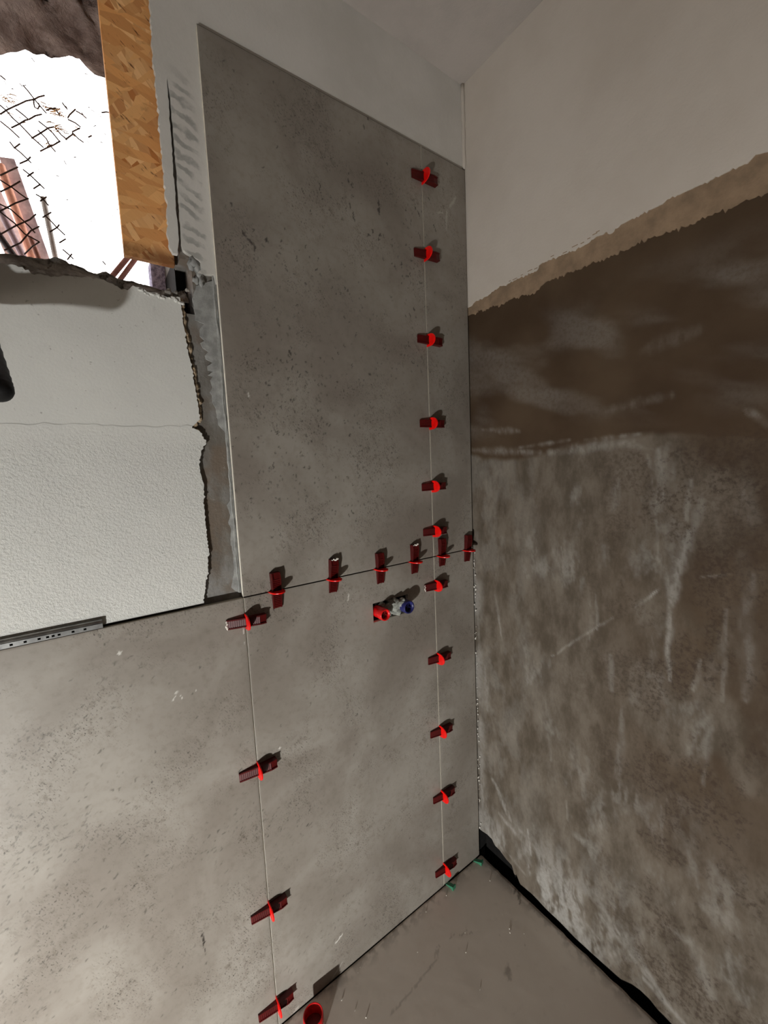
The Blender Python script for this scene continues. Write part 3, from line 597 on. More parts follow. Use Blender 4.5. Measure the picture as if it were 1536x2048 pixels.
# ------------------------------------------------------------------ floor, ceiling, unseen walls
def paint_f(U, V):
    G = np.zeros(U.shape); H = np.zeros(U.shape); us = U[:, 0]; vs = V[0]
    fm = []
    for (x, y), L, Wd, an, s in zip([(-0.2039,-0.2879),(-0.2094,-0.2955),(-0.2147,-0.3030),(-0.0018,-0.1769),(-0.0014,-0.1606),(-0.0168,-0.1918),(-0.2376,-0.1426),(-0.2661,-0.1276),(-0.2172,-0.1549),(-0.1483,-0.2150),(-0.1105,-0.2780)],
        [.018,.014,.01,.02,.02,.016,.035,.03,.02,.006,.006], [.016,.012,.008,.010,.008,.006,.003,.002,.003,.003,.003], [.3,.8,.2,.6,.4,.5,-.25,.1,-.3,.5,.5], [.6,.5,.4,.9,.8,.8,.45,.35,.4,.5,.5]):
        fm.append((x, y, L, Wd, an, s, 0.3))
    arc = [(-0.3302,-0.1221),(-0.3582,-0.1436),(-0.3928,-0.1475),(-0.4217,-0.1503),(-0.4583,-0.1547),(-0.4956,-0.1573),(-0.5307,-0.1590)]
    for a, b in zip(arc, arc[1:]):
        for o in (0, 0.012):
            L = math.hypot(b[0]-a[0], b[1]-a[1])*1.2
            fm.append(((a[0]+b[0])/2+o, (a[1]+b[1])/2, L, 0.004, math.atan2(b[1]-a[1], b[0]-a[0]), 0.4, 0))
    stamp(G, us, vs, fm)
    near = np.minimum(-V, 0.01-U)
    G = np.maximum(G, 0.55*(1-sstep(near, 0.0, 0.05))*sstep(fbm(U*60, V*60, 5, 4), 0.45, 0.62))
    H = np.maximum(H, 0.3*sstep(fbm(U*7, V*4, 15, 4), 0.55, 0.75))
    return G, H
us = np.concatenate([frange(-3.2, -1.0, 20), frange(-1.0, 0.0095, 260)[1:]])
vs = np.concatenate([frange(-3.0, -0.95, 20), frange(-0.95, -0.0015, 240)[1:]])
def PF(U, V):
    n = fbm(U*30, V*30, 8, 4)-0.5
    e = (1-sstep(-V, 0, 0.006))+(1-sstep(0.0095-U, 0, 0.006))
    return U+(fbm(U*0+3, V*40, 12, 3)-0.5)*0.006*sstep(U, -0.03, 0.009), V, n*0.0004-0.001*e
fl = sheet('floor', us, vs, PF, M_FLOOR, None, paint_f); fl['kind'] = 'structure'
bm = bmesh.new(); bx(bm, -3.2, 0.3, -3.1, 0.3, -0.14, -0.045); from_bm('floor_slab', bm, M_DARK, fl)
ce = box('ceiling', (-3.2, 0.3, -3.1, 0.35, ZC, ZC+0.1), M_CEIL); ce['kind'] = 'structure'
wb = box('wall_back', (-3.2, 0.3, -3.1, -3.0, -0.1, ZC+0.1), M_BRICKY); wb['kind'] = 'structure'
wf = box('wall_far', (-3.2, -3.0, -3.1, 0.35, -0.1, ZC+0.1), M_BRICKY); wf['kind'] = 'structure'
gr = box('ground_outside', (-6, 4, 0.36, 8, 0.55, 0.6), M_GROUND); gr['kind'] = 'structure'

# ------------------------------------------------------------------ OSB board
osb = empty('osb_board', (-0.90, 0.038, 1.893), 'orange-brown strand board closing the right side of the wall opening', 'board')
bm = bmesh.new(); bx(bm, -0.0455, 0.0, -0.008, 0.008, 0, 0.70); bx(bm, 0, 0.0465, -0.008, 0.008, 0, 0.70)
bm.free(); bm = bmesh.new(); bx(bm, -0.0455, 0.0455, -0.008, 0.008, 0, 0.70)
bmesh.ops.bevel(bm, geom=bm.edges[:], offset=0.0012, segments=2, affect='EDGES')
b = from_bm('panel', bm, M_OSB); b.parent = osb

# ------------------------------------------------------------------ levelling clips
def tab_mesh():
    """upright plate of the clip: rounded arch with a window; X thin, Y along the joint, Z out of the wall"""
    bm = bmesh.new(); N = 24; out = []; inn = []
    w, h, base = 0.0180, 0.0355, -0.010
    for i in range(N+1):
        a = math.pi*i/N
        out.append((w*math.cos(a), 0.010+(h-0.010)*math.sin(a)**0.85))
    out = [(w, base)]+out+[(-w, base)]
    iw, ih = 0.0118, 0.0095
    inn = [(iw, base)]+[(max(-iw, min(iw, iw*1.35*math.cos(math.pi*i/N))), 0.002+(ih-0.002)*min(1, 2.2*math.sin(math.pi*i/N))) for i in range(N+1)]+[(-iw, base)]
    T = 0.0013; L = []
    for x in (-T, T):
        L.append(([bm.verts.new((x, p[0], p[1])) for p in out], [bm.verts.new((x, p[0], p[1])) for p in inn]))
    n = len(out)
    for k, (o, i_) in enumerate(L):
        for a in range(n-1): bm.faces.new((o[a], o[a+1], i_[a+1], i_[a]))
    for q in (0, 1):
        for a in range(n-1): bm.faces.new((L[0][q][a], L[0][q][a+1], L[1][q][a+1], L[1][q][a]))
    for e in (0, n-1): bm.faces.new((L[0][0][e], L[1][0][e], L[1][1][e], L[0][1][e]))
    bmesh.ops.recalc_face_normals(bm, faces=bm.faces)
    me = bpy.data.meshes.new('clip_tab'); bm.to_mesh(me); bm.free(); me.materials.append(M_TAB); return me
def wedge_mesh():
    """tapered wedge: thick end at +X; two side rails and a toothed ramp between them"""
    bm = bmesh.new(); L = 0.045; hw = 0.0112; rail = 0.003
    def h(x): return 0.0045+(x+L)/(2*L)*0.0145
    def prism(y0, y1, top):
        a = [bm.verts.new((x, y0, 0.0004)) for x in (L, -L)]+[bm.verts.new((x, y0, z)) for x, z in top]
        b = [bm.verts.new((x, y1, 0.0004)) for x in (L, -L)]+[bm.verts.new((x, y1, z)) for x, z in top]
        n = len(a); bm.faces.new(a); bm.faces.new(list(reversed(b)))
        for i in range(n): bm.faces.new((a[i], b[i], b[(i+1) % n], a[(i+1) % n]))
    edge = [(-L, h(-L)), (L-0.016, h(L-0.016)), (L-0.014, h(L-0.016)), (L, h(L-0.016)-0.002)]
    prism(-hw, -hw+rail, edge); prism(hw-rail, hw, edge)
    top = []; n = 16
    for i in range(n):
        x0 = -L+(2*L-0.016)*i/n; x1 = -L+(2*L-0.016)*(i+1)/n
        top += [(x0, h(x0)-0.0022), (x1-0.0004, h(x1)-0.0010)]
    top += [(L-0.0155, h(L)-0.005), (L, h(L)-0.0065)]
    prism(-hw+rail, hw-rail, top)
    bmesh.ops.recalc_face_normals(bm, faces=bm.faces)
    me = bpy.data.meshes.new('wedge'); bm.to_mesh(me); bm.free(); me.materials.append(M_WEDGE); return me
def smear_mesh():
    bm = bmesh.new()
    for i in range(4): lump(bm, (rnd.uniform(-.002, .002), -0.008+i*0.005, 0), rnd.uniform(0.0018, 0.0030), 500+i, (0.8, 1.4, 0.5), 1)
    me = bpy.data.meshes.new('adhesive_smear'); bm.to_mesh(me); bm.free(); me.materials.append(M_WHITE); return me
ME_SMEAR = smear_mesh(); ME_TAB = tab_mesh(); ME_WEDGE = wedge_mesh()
def clip(joint, pos, e0, e1, label, smear=0):
    """e0, e1 = ends of the wedge across the joint, pos = place along the joint"""
    if joint == 'h':
        loc = (pos, 0, ZJ); R = Matrix(((0,-1,0),(0,0,-1),(1,0,0)))
    else:
        loc = (joint, 0, pos); R = Matrix(((1,0,0),(0,0,-1),(0,1,0)))
    t = empty('levelling_clip', loc, label, 'tile clip', 'red tile levelling clips')
    t.matrix_world = Matrix.Translation(loc) @ R.to_4x4()
    a = bpy.data.objects.new('clip_tab', ME_TAB); COL.objects.link(a); a.parent = t; a['label'] = 'bright red upright tab'
    a.rotation_euler = (rnd.uniform(-.03, .03), rnd.uniform(-.04, .04), rnd.uniform(-.03, .03))
    b = bpy.data.objects.new('wedge', ME_WEDGE); COL.objects.link(b); b.parent = t
    c = (e0+e1)/2 - (ZJ if joint == 'h' else joint)
    b.location = (c, 0, 0); b.rotation_euler = (0, 0, rnd.uniform(-.05, .05)); b['label'] = 'dark red toothed wedge'
    if smear:
        q = bpy.data.objects.new('adhesive_smear', ME_SMEAR); COL.objects.link(q); q.parent = b; q['label'] = 'white adhesive smear on the wedge end'
        q.location = (0.0445*smear, 0, 0.004 if smear < 0 else 0.014)
    return t
words = ['topmost', 'second from the top', 'third from the top', 'fourth from the top', 'fifth from the top', 'just above the crossing of the joints']
RV = [([(-0.1651,2.2794),(-0.2206,2.2604),(-0.1278,2.2784)]), ([(-0.1665,2.0687),(-0.2209,2.0566),(-0.1283,2.0681)]), ([(-0.1669,1.8257),(-0.2205,1.8183),(-0.1253,1.8329)]), ([(-0.1732,1.5799),(-0.2219,1.5756),(-0.1266,1.5842)]), ([(-0.1729,1.3874),(-0.2222,1.3919),(-0.1279,1.3846)]), ([(-0.1745,1.2467),(-0.2224,1.2496),(-0.1290,1.2411)]),
      ([(-0.1731,1.0712),(-0.2303,1.0733),(-0.1263,1.0785)]), ([(-0.1742,0.8282),(-0.2239,0.8355),(-0.1224,0.8172)]), ([(-0.1753,0.5759),(-0.2242,0.5794),(-0.1248,0.5614)]), ([(-0.1730,0.3431),(-0.2228,0.3516),(-0.1210,0.3342)]), ([(-0.1742,0.0711),(-0.2228,0.0806),(-0.1232,0.0670)])]
low_words = ['just below the crossing by the blue stub', 'second below the crossing of the joints', 'third below the crossing of the joints', 'fourth below the crossing of the joints', 'lowest, close above the floor corner']
for i, q in enumerate(RV):
    wd = words[i] if i < 6 else low_words[i-6]
    clip(XG, q[0][1], q[1][0], q[2][0], 'red wedge clip on right vertical joint, '+wd, -1 if i == 6 else 0)
LV = [([(-0.7784,1.1078),(-0.8219,1.1191),(-0.7335,1.1137)]), ([(-0.7785,0.7340),(-0.8222,0.7452),(-0.7342,0.7325)]), ([(-0.7794,0.3534),(-0.8231,0.3645),(-0.7359,0.3436)]), ([(-0.7788,0.0745),(-0.8270,0.0843),(-0.7371,0.0753)])]
for q, wd in zip(LV, ['topmost, under the corner of the tall tile', 'second from the top', 'third from the top', 'lowest, near the red cap']):
    clip(XL, q[0][1], q[1][0], q[2][0], 'red wedge clip on left vertical joint, '+wd, -1 if q is LV[0] else 0)
HV = [([(-0.7008,1.1663),(-0.6976,1.2095),(-0.7039,1.1242)]), ([(-0.5431,1.1645),(-0.5441,1.2190),(-0.5501,1.1262)]), ([(-0.3915,1.1660),(-0.3890,1.2125),(-0.3941,1.1193)]), ([(-0.2626,1.1633),(-0.2601,1.2173),(-0.2644,1.1260)]), ([(-0.1475,1.1651),(-0.1453,1.2203),(-0.1489,1.1292)]), ([(-0.0295,1.1635),(-0.0278,1.2165),(-0.0307,1.1240)])]
for q, wd in zip(HV, ['leftmost', 'second from the left', 'third from the left, above the red pipe stub', 'fourth from the left, above the blue pipe stub', 'just right of the crossing of the joints', 'rightmost, touching the room corner']):
    clip('h', q[0][0], q[2][1], q[1][1], 'upright red wedge clip on horizontal joint, '+wd, 1 if q in (HV[1], HV[3]) else 0)

# ------------------------------------------------------------------ pipe stubs in the cut-out
def stub(name, x, z, r, L, mo, mi_, label, seed):
    t = empty(name, (x, 0.017, z), label, 'pipe stub')
    bm = bmesh.new(); N = 24; q = random.Random(seed)
    prof = [(r*0.98, 0.0), (r, L*0.3), (r*1.0, L*0.55), (r*1.04, L*0.6), (r*1.04, L*0.97), (r, L), (r*0.80, L), (r*0.78, L*0.72)]
    rings = [[bm.verts.new((a*math.cos(2*math.pi*k/N), -d+q.uniform(-.0004, .0004), a*math.sin(2*math.pi*k/N))) for k in range(N)] for a, d in prof]
    for u, v in zip(rings, rings[1:]):
        for k in range(N): bm.faces.new((u[k], u[(k+1) % N], v[(k+1) % N], v[k]))
    from_bm('sleeve', bm, mo, t, True)
    bm = bmesh.new()
    bmesh.ops.create_cone(bm, cap_ends=True, segments=N, radius1=r*0.79, radius2=r*0.79, depth=0.004, matrix=Matrix.Translation((0, -L*0.74, 0)) @ Matrix.Rotation(math.pi/2, 4, 'X'))
    core = from_bm('plug_core', bm, mi_, t)
    bm = bmesh.new()
    for a in (0.4, 0.4+math.pi/2):
        m = Matrix.Rotation(a, 4, 'Y'); g0 = len(bm.verts)
        bx(bm, -r*0.7, r*0.7, -L*0.86, -L*0.74, -0.0016, 0.0016); bm.verts.ensure_lookup_table()
        for v in bm.verts[g0:]: v.co = m @ v.co
    from_bm('cross_rib', bm, mi_, core)
    return t
stub('water_pipe_stub', -0.4000, 1.0375, 0.0165, 0.052, M_RED, M_REDIN, 'red plugged water pipe stub at left of the tile cut-out', 1)
stub('water_pipe_stub', -0.3180, 1.0420, 0.0185, 0.058, M_BLUE, M_BLUEIN, 'dark blue plugged water pipe stub at right of the tile cut-out', 2)
bm = bmesh.new()
for i, (x, y, z, r) in enumerate([(-.372,.004,1.040,.016), (-.360,-.003,1.045,.018), (-.348,-.010,1.048,.020), (-.337,-.018,1.050,.018), (-.342,-.004,1.026,.016), (-.365,.006,1.024,.014), (-.352,.004,1.058,.012), (-.326,-.02,1.058,.011), (-.384,.006,1.055,.010)]):
    lump(bm, (x, y, z), r, 100+i, (1, 0.75, 0.8))
mo = from_bm('mortar_lump', bm, M_MORTAR, None, True); tag(mo, 'lumpy pale grey mortar between the red and blue pipe stubs', 'mortar')
bm = bmesh.new(); bx(bm, HOLE[0], HOLE[1], 0.0125, 0.0178, HOLE[2], HOLE[3]); from_bm('cutout_back', bm, M_DARK, wall_l)

# ------------------------------------------------------------------ metal trim on top of the left tile
tr = empty('metal_trim', (-1.25, 0.004, ZJ), 'grey slotted metal trim strip lying on the lower left tile', 'trim strip')
bm = bmesh.new(); x0, x1 = -0.30, 0.199
slots = []; x = x0+0.01
slot_px = [(-1.1851,1.1717),(-1.1663,1.1718),(-1.1470,1.1710),(-1.1350,1.1704),(-1.1270,1.1711),(-1.1183,1.1706),(-1.0975,1.1707),(-1.0791,1.1706)]
for (sx, sz) in slot_px: slots.append((sx+1.25-0.0022, sx+1.25+0.0022))
slots = [(a, a+0.0044) for a in np.arange(x0+0.01, slots[0][0]-0.02, 0.02)]+slots
cur = x0
for a, b in slots+[(x1, x1)]:
    bx(bm, cur, a, -0.004, -0.003, 0.0, 0.009)
    if b > a: bx(bm, a, b, -0.004, -0.003, 0.0, 0.0028); bx(bm, a, b, -0.004, -0.003, 0.0066, 0.009)
    cur = b
from_bm('slotted_leg', bm, M_METAL, tr)
bm = bmesh.new(); tube_bm(bm, [(x0, 0.0, 0.0125), (x1, 0.0, 0.0125)], 0.0046, 14); from_bm('rounded_nose', bm, M_METAL, tr, True)
bm = bmesh.new(); bx(bm, x0, x1, -0.0025, 0.0035, 0.0003, 0.0012); from_bm('base_leg', bm, M_DARK, tr)

# ------------------------------------------------------------------ red cap and green spacers on the floor
cp = empty('red_cap', (-0.705, -0.060, 0.0005), 'bright red open plastic cap standing on the floor by the wall', 'cap')
bm = bmesh.new(); N = 28; r = 0.0265
prof = [(r*0.96, 0), (r, 0.004), (r, 0.036), (r*0.97, 0.042), (r*0.88, 0.042), (r*0.85, 0.012)]
rings = [[bm.verts.new((a*math.cos(2*math.pi*k/N), a*math.sin(2*math.pi*k/N), d)) for k in range(N)] for a, d in prof]
for u, v in zip(rings, rings[1:]):
    for k in range(N): bm.faces.new((u[k], u[(k+1) % N], v[(k+1) % N], v[k]))
from_bm('cup', bm, M_RED, cp, True)
bm = bmesh.new(); bmesh.ops.create_cone(bm, cap_ends=True, segments=N, radius1=r*0.86, radius2=r*0.86, depth=0.003, matrix=Matrix.Translation((0, 0, 0.012))); from_bm('cup_floor', bm, M_REDIN, cp)
bm = bmesh.new()
for i, (dx, dy, dz) in enumerate([(.021, -.012, .006), (.023, -.006, .012), (.018, -.016, .016), (.012, -.021, .004)]): lump(bm, (dx, dy, dz), 0.004, 200+i, sub=1)
from_bm('plaster_crumb', bm, M_WHITE, cp)['kind'] = 'stuff'
def spacer(x, y, a, label):
    t = empty('tile_spacer', (x, y, 0), label, 'spacer'); t.rotation_euler = (0, 0, a)
    bm = bmesh.new()
    v = [bm.verts.new(p) for p in ((-.016,-.006,0),(.014,-.006,0),(.014,.006,0),(-.016,.006,0),(-.016,-.006,.011),(.014,-.006,.002),(.014,.006,.002),(-.016,.006,.011))]
    for f in ((0,3,2,1),(4,5,6,7),(0,1,5,4),(1,2,6,5),(2,3,7,6),(3,0,4,7)): bm.faces.new([v[i] for i in f])
    from_bm('ramp', bm, M_GREEN, t)
    bm = bmesh.new(); bx(bm, -.019, -.015, -.008, .008, 0, .013); from_bm('grip', bm, M_GREEN, t)
spacer(-0.022, -0.012, 1.9, 'small green plastic tile wedge in the floor corner')
spacer(-0.163, -0.012, 1.75, 'small green plastic tile wedge under the lowest right clip')
# crumbs along the corner joint and on the floor
bm = bmesh.new()
for i in range(70):
    z = 0.1+1.05*rnd.random()**1.1
    lump(bm, (rnd.uniform(0.002, 0.0105), rnd.uniform(-0.006, 0.0), z), rnd.uniform(0.0008, 0.0022), 300+i, (1, 1, 1.3), 1)
o = from_bm('plaster_crumb', bm, M_WHITE); tag(o, 'white plaster crumbs stuck along the corner joint beside the tiles', 'crumbs', None, 'stuff')
bm = bmesh.new()
fc = [(-0.1116,-0.2223),(-0.1125,-0.2287),(-0.2295,-0.1454),(-0.1195,-0.2303),(-0.2654,-0.1833),(-0.2799,-0.1307),(-0.5380,-0.0210),(-0.5497,-0.0286),(-0.6174,-0.0536),(-0.6010,-0.0951),(-0.5851,-0.1251),(-0.0412,-0.0863),(-0.1266,-0.0107),(-0.0691,-0.0141),(-0.1953,-0.0287),(-0.6639,-0.0126),(-0.0878,-0.2582),(-0.2848,-0.0254),(-0.3803,-0.0949),(-0.3006,-0.2684),(-0.0959,-0.1831)]
for i, (x, y) in enumerate(fc): lump(bm, (x, y, 0.0010), rnd.uniform(0.0007, 0.0017), 400+i, (1.3, 1, 0.8), 1)
o = from_bm('plaster_crumb', bm, M_WHITE); tag(o, 'tiny white plaster crumbs scattered on the floor', 'crumbs', None, 'stuff')

# ------------------------------------------------------------------ black hose end hanging in through the opening
hose = empty('hose', (-1.182, 0.03, 1.80), 'thick black rubber hose end hanging in at the left edge', 'hose')
raw = [(-1.136,-.174,1.582), (-1.140,-.156,1.604), (-1.150,-.114,1.651), (-1.160,-.071,1.694), (-1.169,-.042,1.725), (-1.180,-.030,1.765), (-1.189,-.020,1.81), (-1.196,.010,1.855), (-1.20,.06,1.885), (-1.203,.14,1.90), (-1.205,.30,1.89), (-1.21,.42,1.80)]
def smooth(p, k=6):
    out = []
    P = [Vector(x) for x in p]
    for i in range(len(P)-1):
        a, b, c, d = P[max(i-1, 0)], P[i], P[i+1], P[min(i+2, len(P)-1)]
        for j in range(k):
            t = j/k
            out.append(0.5*((2*b)+(c-a)*t+(2*a-5*b+4*c-d)*t*t+(3*b-a-3*c+d)*t**3))
    return out+[P[-1]]
pts = smooth(raw); O = Vector(hose.location)
d0 = (pts[0]-pts[2]).normalized()
cap = [pts[0]+d0*0.014, pts[0]+d0*0.0125, pts[0]+d0*0.009, pts[0]+d0*0.004]
allp = [p-O for p in cap+pts]; rad = [0.004, 0.010, 0.0150, 0.0172]+[0.0178 if i % 2 else 0.0168 for i in range(len(pts))]
bm = bmesh.new(); tube_bm(bm, allp, 0.0175, 20, True, rad); from_bm('rubber_tube', bm, M_RUBBER, hose, True)

# ------------------------------------------------------------------ outside: bars, boards, pipes, foam, wire mesh
def bar(name, b, t, y, wd, col, label, round_=False, ext=0.25, group=None):
    (x0, z0), (x1, z1) = b, t
    d = Vector((x1-x0, 0, z1-z0)); dl = d.normalized(); q = Vector((x0, y, z0))-dl*ext
    e = empty(name, q, label, 'pole' if round_ else 'board', group)
    m = m_simple(name+'_paint', col, 0.7, 0.18, 30)
    bm = bmesh.new(); L = d.length+ext
    if round_: tube_bm(bm, [(0,0,0), dl*L*0.5, dl*L], wd/2, 10)
    else:
        bx(bm, -wd/2, wd/2, -0.006, 0.006, 0, L); bmesh.ops.bevel(bm, geom=bm.edges[:], offset=0.001, segments=1, affect='EDGES')
        R = Vector((0,0,1)).rotation_difference(dl).to_matrix()
        for v in bm.verts: v.co = R @ v.co
    from_bm('rod' if round_ else 'plank', bm, m, e, round_)
YB = 0.46
bar('leaning_board', *[(-1.0865,2.0254),(-1.1327,2.2500)], 0.46, 0.030, (240,228,246), 'pale purple board leaning outside, rightmost of the boards')
bar('leaning_pole', *[(-1.1061,2.0124),(-1.1461,2.2199)], 0.44, 0.019, (244,176,150), 'copper red pole leaning outside in front of the purple board', True)
bar('leaning_pole', *[(-1.1222,2.0005),(-1.1645,2.1311)], 0.415, 0.015, (172,150,158), 'dark brown-grey pole leaning outside left of the copper pole', True)
bar('leaning_board', *[(-1.1352,2.0301),(-1.1904,2.2214)], 0.50, 0.050, (248,228,224), 'pinkish board leaning outside behind the red pole')
bar('leaning_pole', *[(-1.0901,1.9731),(-1.1016,2.0185)], 0.33, 0.011, (176,120,104), 'short brown pole leaning outside below the purple board', True)
bar('leaning_pole', *[(-1.1387,1.9929),(-1.1739,2.0577)], 0.39, 0.014, (46,36,36), 'near-black pole leaning outside at the far left', True)
bar('leaning_pole', *[(-1.0581,1.9853),(-1.0690,2.1297)], 0.36, 0.012, (196,194,190), 'slim grey pole standing alone outside', True)
bar('outdoor_pipe', *[(-0.9748,1.9008),(-0.9028,2.0021)], 0.24, 0.0115, (190,140,132), 'brownish pink pipe slanting behind the board foot, upper left of two', True, 0.02)
bar('outdoor_pipe', *[(-0.9597,1.8937),(-0.8855,2.0065)], 0.24, 0.0105, (190,140,132), 'brownish pink pipe slanting behind the board foot, lower right of two', True, 0.02)
bm = bmesh.new(); bx(bm, -0.025, 0.022, -0.022, 0.025, -0.035, 0.032); bmesh.ops.bevel(bm, geom=bm.edges[:], offset=0.002, segments=2, affect='EDGES')
fb = from_bm('foam_block', bm, M_FOAM); fb.location = (*[(-0.8510,1.9385)][0][:1], 0.222, [(-0.8510,1.9385)][0][1]); tag(fb, 'small grey-lilac speckled block under the strand board', 'block')

wm = empty('wire_mesh', (-1.1, 0.20, 2.1), 'rusty torn wire mesh hanging outside the opening', 'wire mesh')
OW = Vector((-1.1, 0.20, 2.1))
def wires(nodes, name, r):
    for line in nodes:
        bm = bmesh.new()
        pts = [Vector((x+rnd.uniform(-.0008, .0008), 0.20+0.004*math.sin(i*3.1)+rnd.uniform(-.002, .002), z+rnd.uniform(-.0008, .0008)))-OW for i, (x, z) in enumerate(line)]
        tube_bm(bm, pts, r, 5); from_bm(name, bm, M_WIRE, wm)
down = [[(-1.1111,2.2594),(-1.1043,2.2535)], [(-1.0766,2.2571),(-1.0697,2.2491),(-1.0612,2.2398),(-1.0528,2.2284),(-1.0441,2.2188)], [(-1.1171,2.2016),(-1.1081,2.1954),(-1.0987,2.1847),(-1.0895,2.1773),(-1.0724,2.1616),(-1.0546,2.1475)], [(-1.1202,2.1721),(-1.1062,2.1631),(-1.0936,2.1523)], [(-1.0926,2.2067),(-1.0826,2.1988),(-1.0739,2.1931)], [(-1.0575,2.1980),(-1.0439,2.1883),(-1.0364,2.1816),(-1.0272,2.1736)],
        [(-1.0610,2.1795),(-1.0494,2.1669),(-1.0440,2.1554),(-1.0355,2.1489)], [(-1.0317,2.1951),(-1.0225,2.1872),(-1.0130,2.1801)], [(-1.0263,2.2321),(-1.0197,2.2233)], [(-1.0073,2.2207),(-0.9953,2.2197),(-0.9852,2.2159)], [(-1.0011,2.1967),(-0.9929,2.1909),(-0.9829,2.1859)], [(-1.1089,2.1370),(-1.1035,2.1308),(-1.0935,2.1233),(-1.0836,2.1137),(-1.0787,2.1079)],
        [(-1.0936,2.0930),(-1.0834,2.0852),(-1.0731,2.0762),(-1.0629,2.0650)], [(-1.0774,2.0505),(-1.0681,2.0457),(-1.0579,2.0332)], [(-1.0683,2.0123),(-1.0591,2.0051),(-1.0485,1.9942),(-1.0370,1.9812)], [(-1.0426,1.9513),(-1.0315,1.9408),(-1.0260,1.9349)], [(-0.9726,1.9437),(-0.9666,1.9365)],
        [(-1.1321,2.0589),(-1.1140,2.0519),(-1.1035,2.0421),(-1.0924,2.0360)], [(-1.1370,2.0124),(-1.1211,2.0060),(-1.1084,1.9945),(-1.0955,1.9828),(-1.0870,1.9715)], [(-1.1386,1.9969),(-1.1176,1.9803),(-1.1036,1.9649),(-1.0822,1.9550)], [(-0.9909,2.2472),(-0.9808,2.2436),(-0.9744,2.2363)]]
across = [[(-1.1188,2.1854),(-1.1071,2.1977),(-1.0939,2.2089),(-1.0885,2.2167),(-1.0751,2.2272),(-1.0614,2.2378),(-1.0527,2.2454),(-1.0424,2.2519)], [(-1.1043,2.1676),(-1.0910,2.1777),(-1.0806,2.1885),(-1.0738,2.1941),(-1.0614,2.2068),(-1.0510,2.2150)], [(-1.0742,2.1590),(-1.0583,2.1748),(-1.0439,2.1883),(-1.0324,2.1968)], [(-1.0619,2.1390),(-1.0514,2.1468),(-1.0387,2.1584),(-1.0256,2.1722)], [(-1.0436,2.2238),(-1.0330,2.2312),(-1.0260,2.2351)],
          [(-1.0069,2.2248),(-1.0025,2.2344),(-0.9909,2.2472)], [(-1.0164,2.1797),(-1.0014,2.1936),(-1.0016,2.1994),(-0.9871,2.2141)], [(-1.1036,2.1298),(-1.0932,2.1413)], [(-1.0972,2.1031),(-1.0851,2.1141),(-1.0781,2.1215)], [(-1.0885,2.0815),(-1.0762,2.0934)], [(-1.0812,2.0599),(-1.0670,2.0734)], [(-1.0721,2.0386),(-1.0595,2.0505)],
          [(-1.0706,2.0057),(-1.0557,2.0220)], [(-1.0616,1.9805),(-1.0485,1.9942),(-1.0444,2.0014)], [(-1.0483,1.9620),(-1.0352,1.9736)], [(-1.1313,2.0666),(-1.1165,2.0793),(-1.1012,2.0941)], [(-1.1346,2.0357),(-1.1162,2.0530),(-1.1008,2.0677)], [(-1.1384,1.9989),(-1.1133,2.0218),(-1.0897,2.0388)], [(-1.1433,1.9521),(-1.1180,1.9764),(-1.0926,1.9953),(-1.0815,2.0103)], [(-1.1404,1.9224),(-1.1133,1.9468),(-1.0932,1.9737),(-1.0789,1.9875)], [(-1.1094,1.9244),(-1.0932,1.9422),(-1.0806,1.9554)],
          [(-0.9430,2.2615),(-0.9351,2.2669),(-0.9276,2.2680)], [(-1.0144,2.2507),(-1.0098,2.2469),(-1.0068,2.2424)], [(-0.9745,2.1982),(-0.9667,2.2053)], [(-1.0376,1.9321),(-1.0276,1.9448)]]
wires(down, 'strand', 0.0014); wires(across, 'strand', 0.0014)
hk = [(-1.0614,2.2378),(-1.0633,2.2277),(-1.0616,2.2209),(-1.0569,2.2200),(-1.0528,2.2284),(-1.0555,2.2339)]
wires([hk], 'hook', 0.0014)
bm = bmesh.new(); k = 0
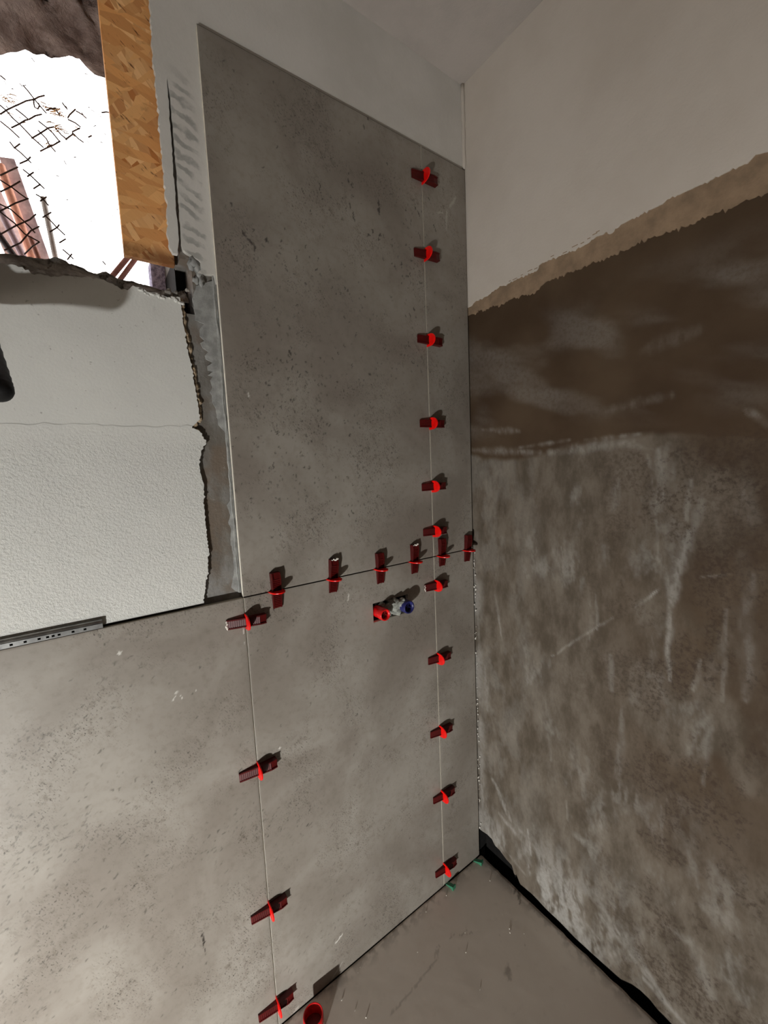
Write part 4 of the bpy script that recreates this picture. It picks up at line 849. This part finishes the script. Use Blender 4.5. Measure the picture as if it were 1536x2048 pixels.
for (cx, cz), n, sp in zip([(-1.1096,2.2229),(-1.0361,2.2361),(-1.0297,2.2340),(-1.0154,2.2342),(-1.0143,2.2034),(-1.0209,2.2046),(-1.0959,2.1947),(-1.0475,2.1639),(-1.1114,2.2266)], [10,12,14,10,16,12,8,8,10], [.009,.008,.008,.006,.012,.01,.008,.01,.008]):
    for _ in range(n):
        a = rnd.uniform(-.4, .9); L = rnd.uniform(.004, .011); c = Vector((cx+rnd.gauss(0, sp), 0.204+rnd.uniform(0, .01), cz+rnd.gauss(0, sp*.5)))-OW; d = Vector((math.cos(a), 0, math.sin(a)))*L/2
        tube_bm(bm, [c-d, c+d*0.2+Vector((0, .001, .001)), c+d], rnd.uniform(.0004, .0009), 4)
st = from_bm('straw', bm, M_STRAW, wm); st['kind'] = 'stuff'
# stray twigs and leaf bits caught in the mesh
bm = bmesh.new()
for (cx, cz) in [(-1.1059,2.2028),(-1.0630,2.3141),(-1.0553,2.3133),(-1.0264,2.3131),(-0.9653,2.3294),(-1.0799,2.2556),(-1.0735,2.2576),(-1.1048,2.2488),(-1.0943,2.2417),(-1.0098,2.2469),(-0.9665,2.2626),(-0.9597,2.2585),(-0.9475,2.2536),(-0.9415,2.2193),(-0.9754,2.1898),(-0.9500,2.1986),(-0.9590,2.2286),(-1.0023,2.1485),(-1.0212,2.1316),(-1.0371,2.0993),(-1.0245,2.0557),(-1.0202,2.0550),(-1.0479,2.0333),(-1.0449,1.9791),(-0.9326,2.0635),(-0.9428,2.0477),(-0.9861,2.0234),(-1.0681,2.1021),(-1.0976,2.0992),(-0.9798,2.2440),(-1.0963,2.3159),(-1.0999,2.3096),(-1.0313,2.3455)]:
    c = Vector((cx, 0.20, cz))-OW; a = rnd.uniform(-1.2, 1.2); d = Vector((math.cos(a), 0.2, math.sin(a)))*rnd.uniform(.0015, .004)
    tube_bm(bm, [c-d, c+Vector((0, 0, .0004)), c+d], rnd.uniform(.0005, .001), 4)
tw = from_bm('twig', bm, M_WIRE, wm); tw['kind'] = 'stuff'
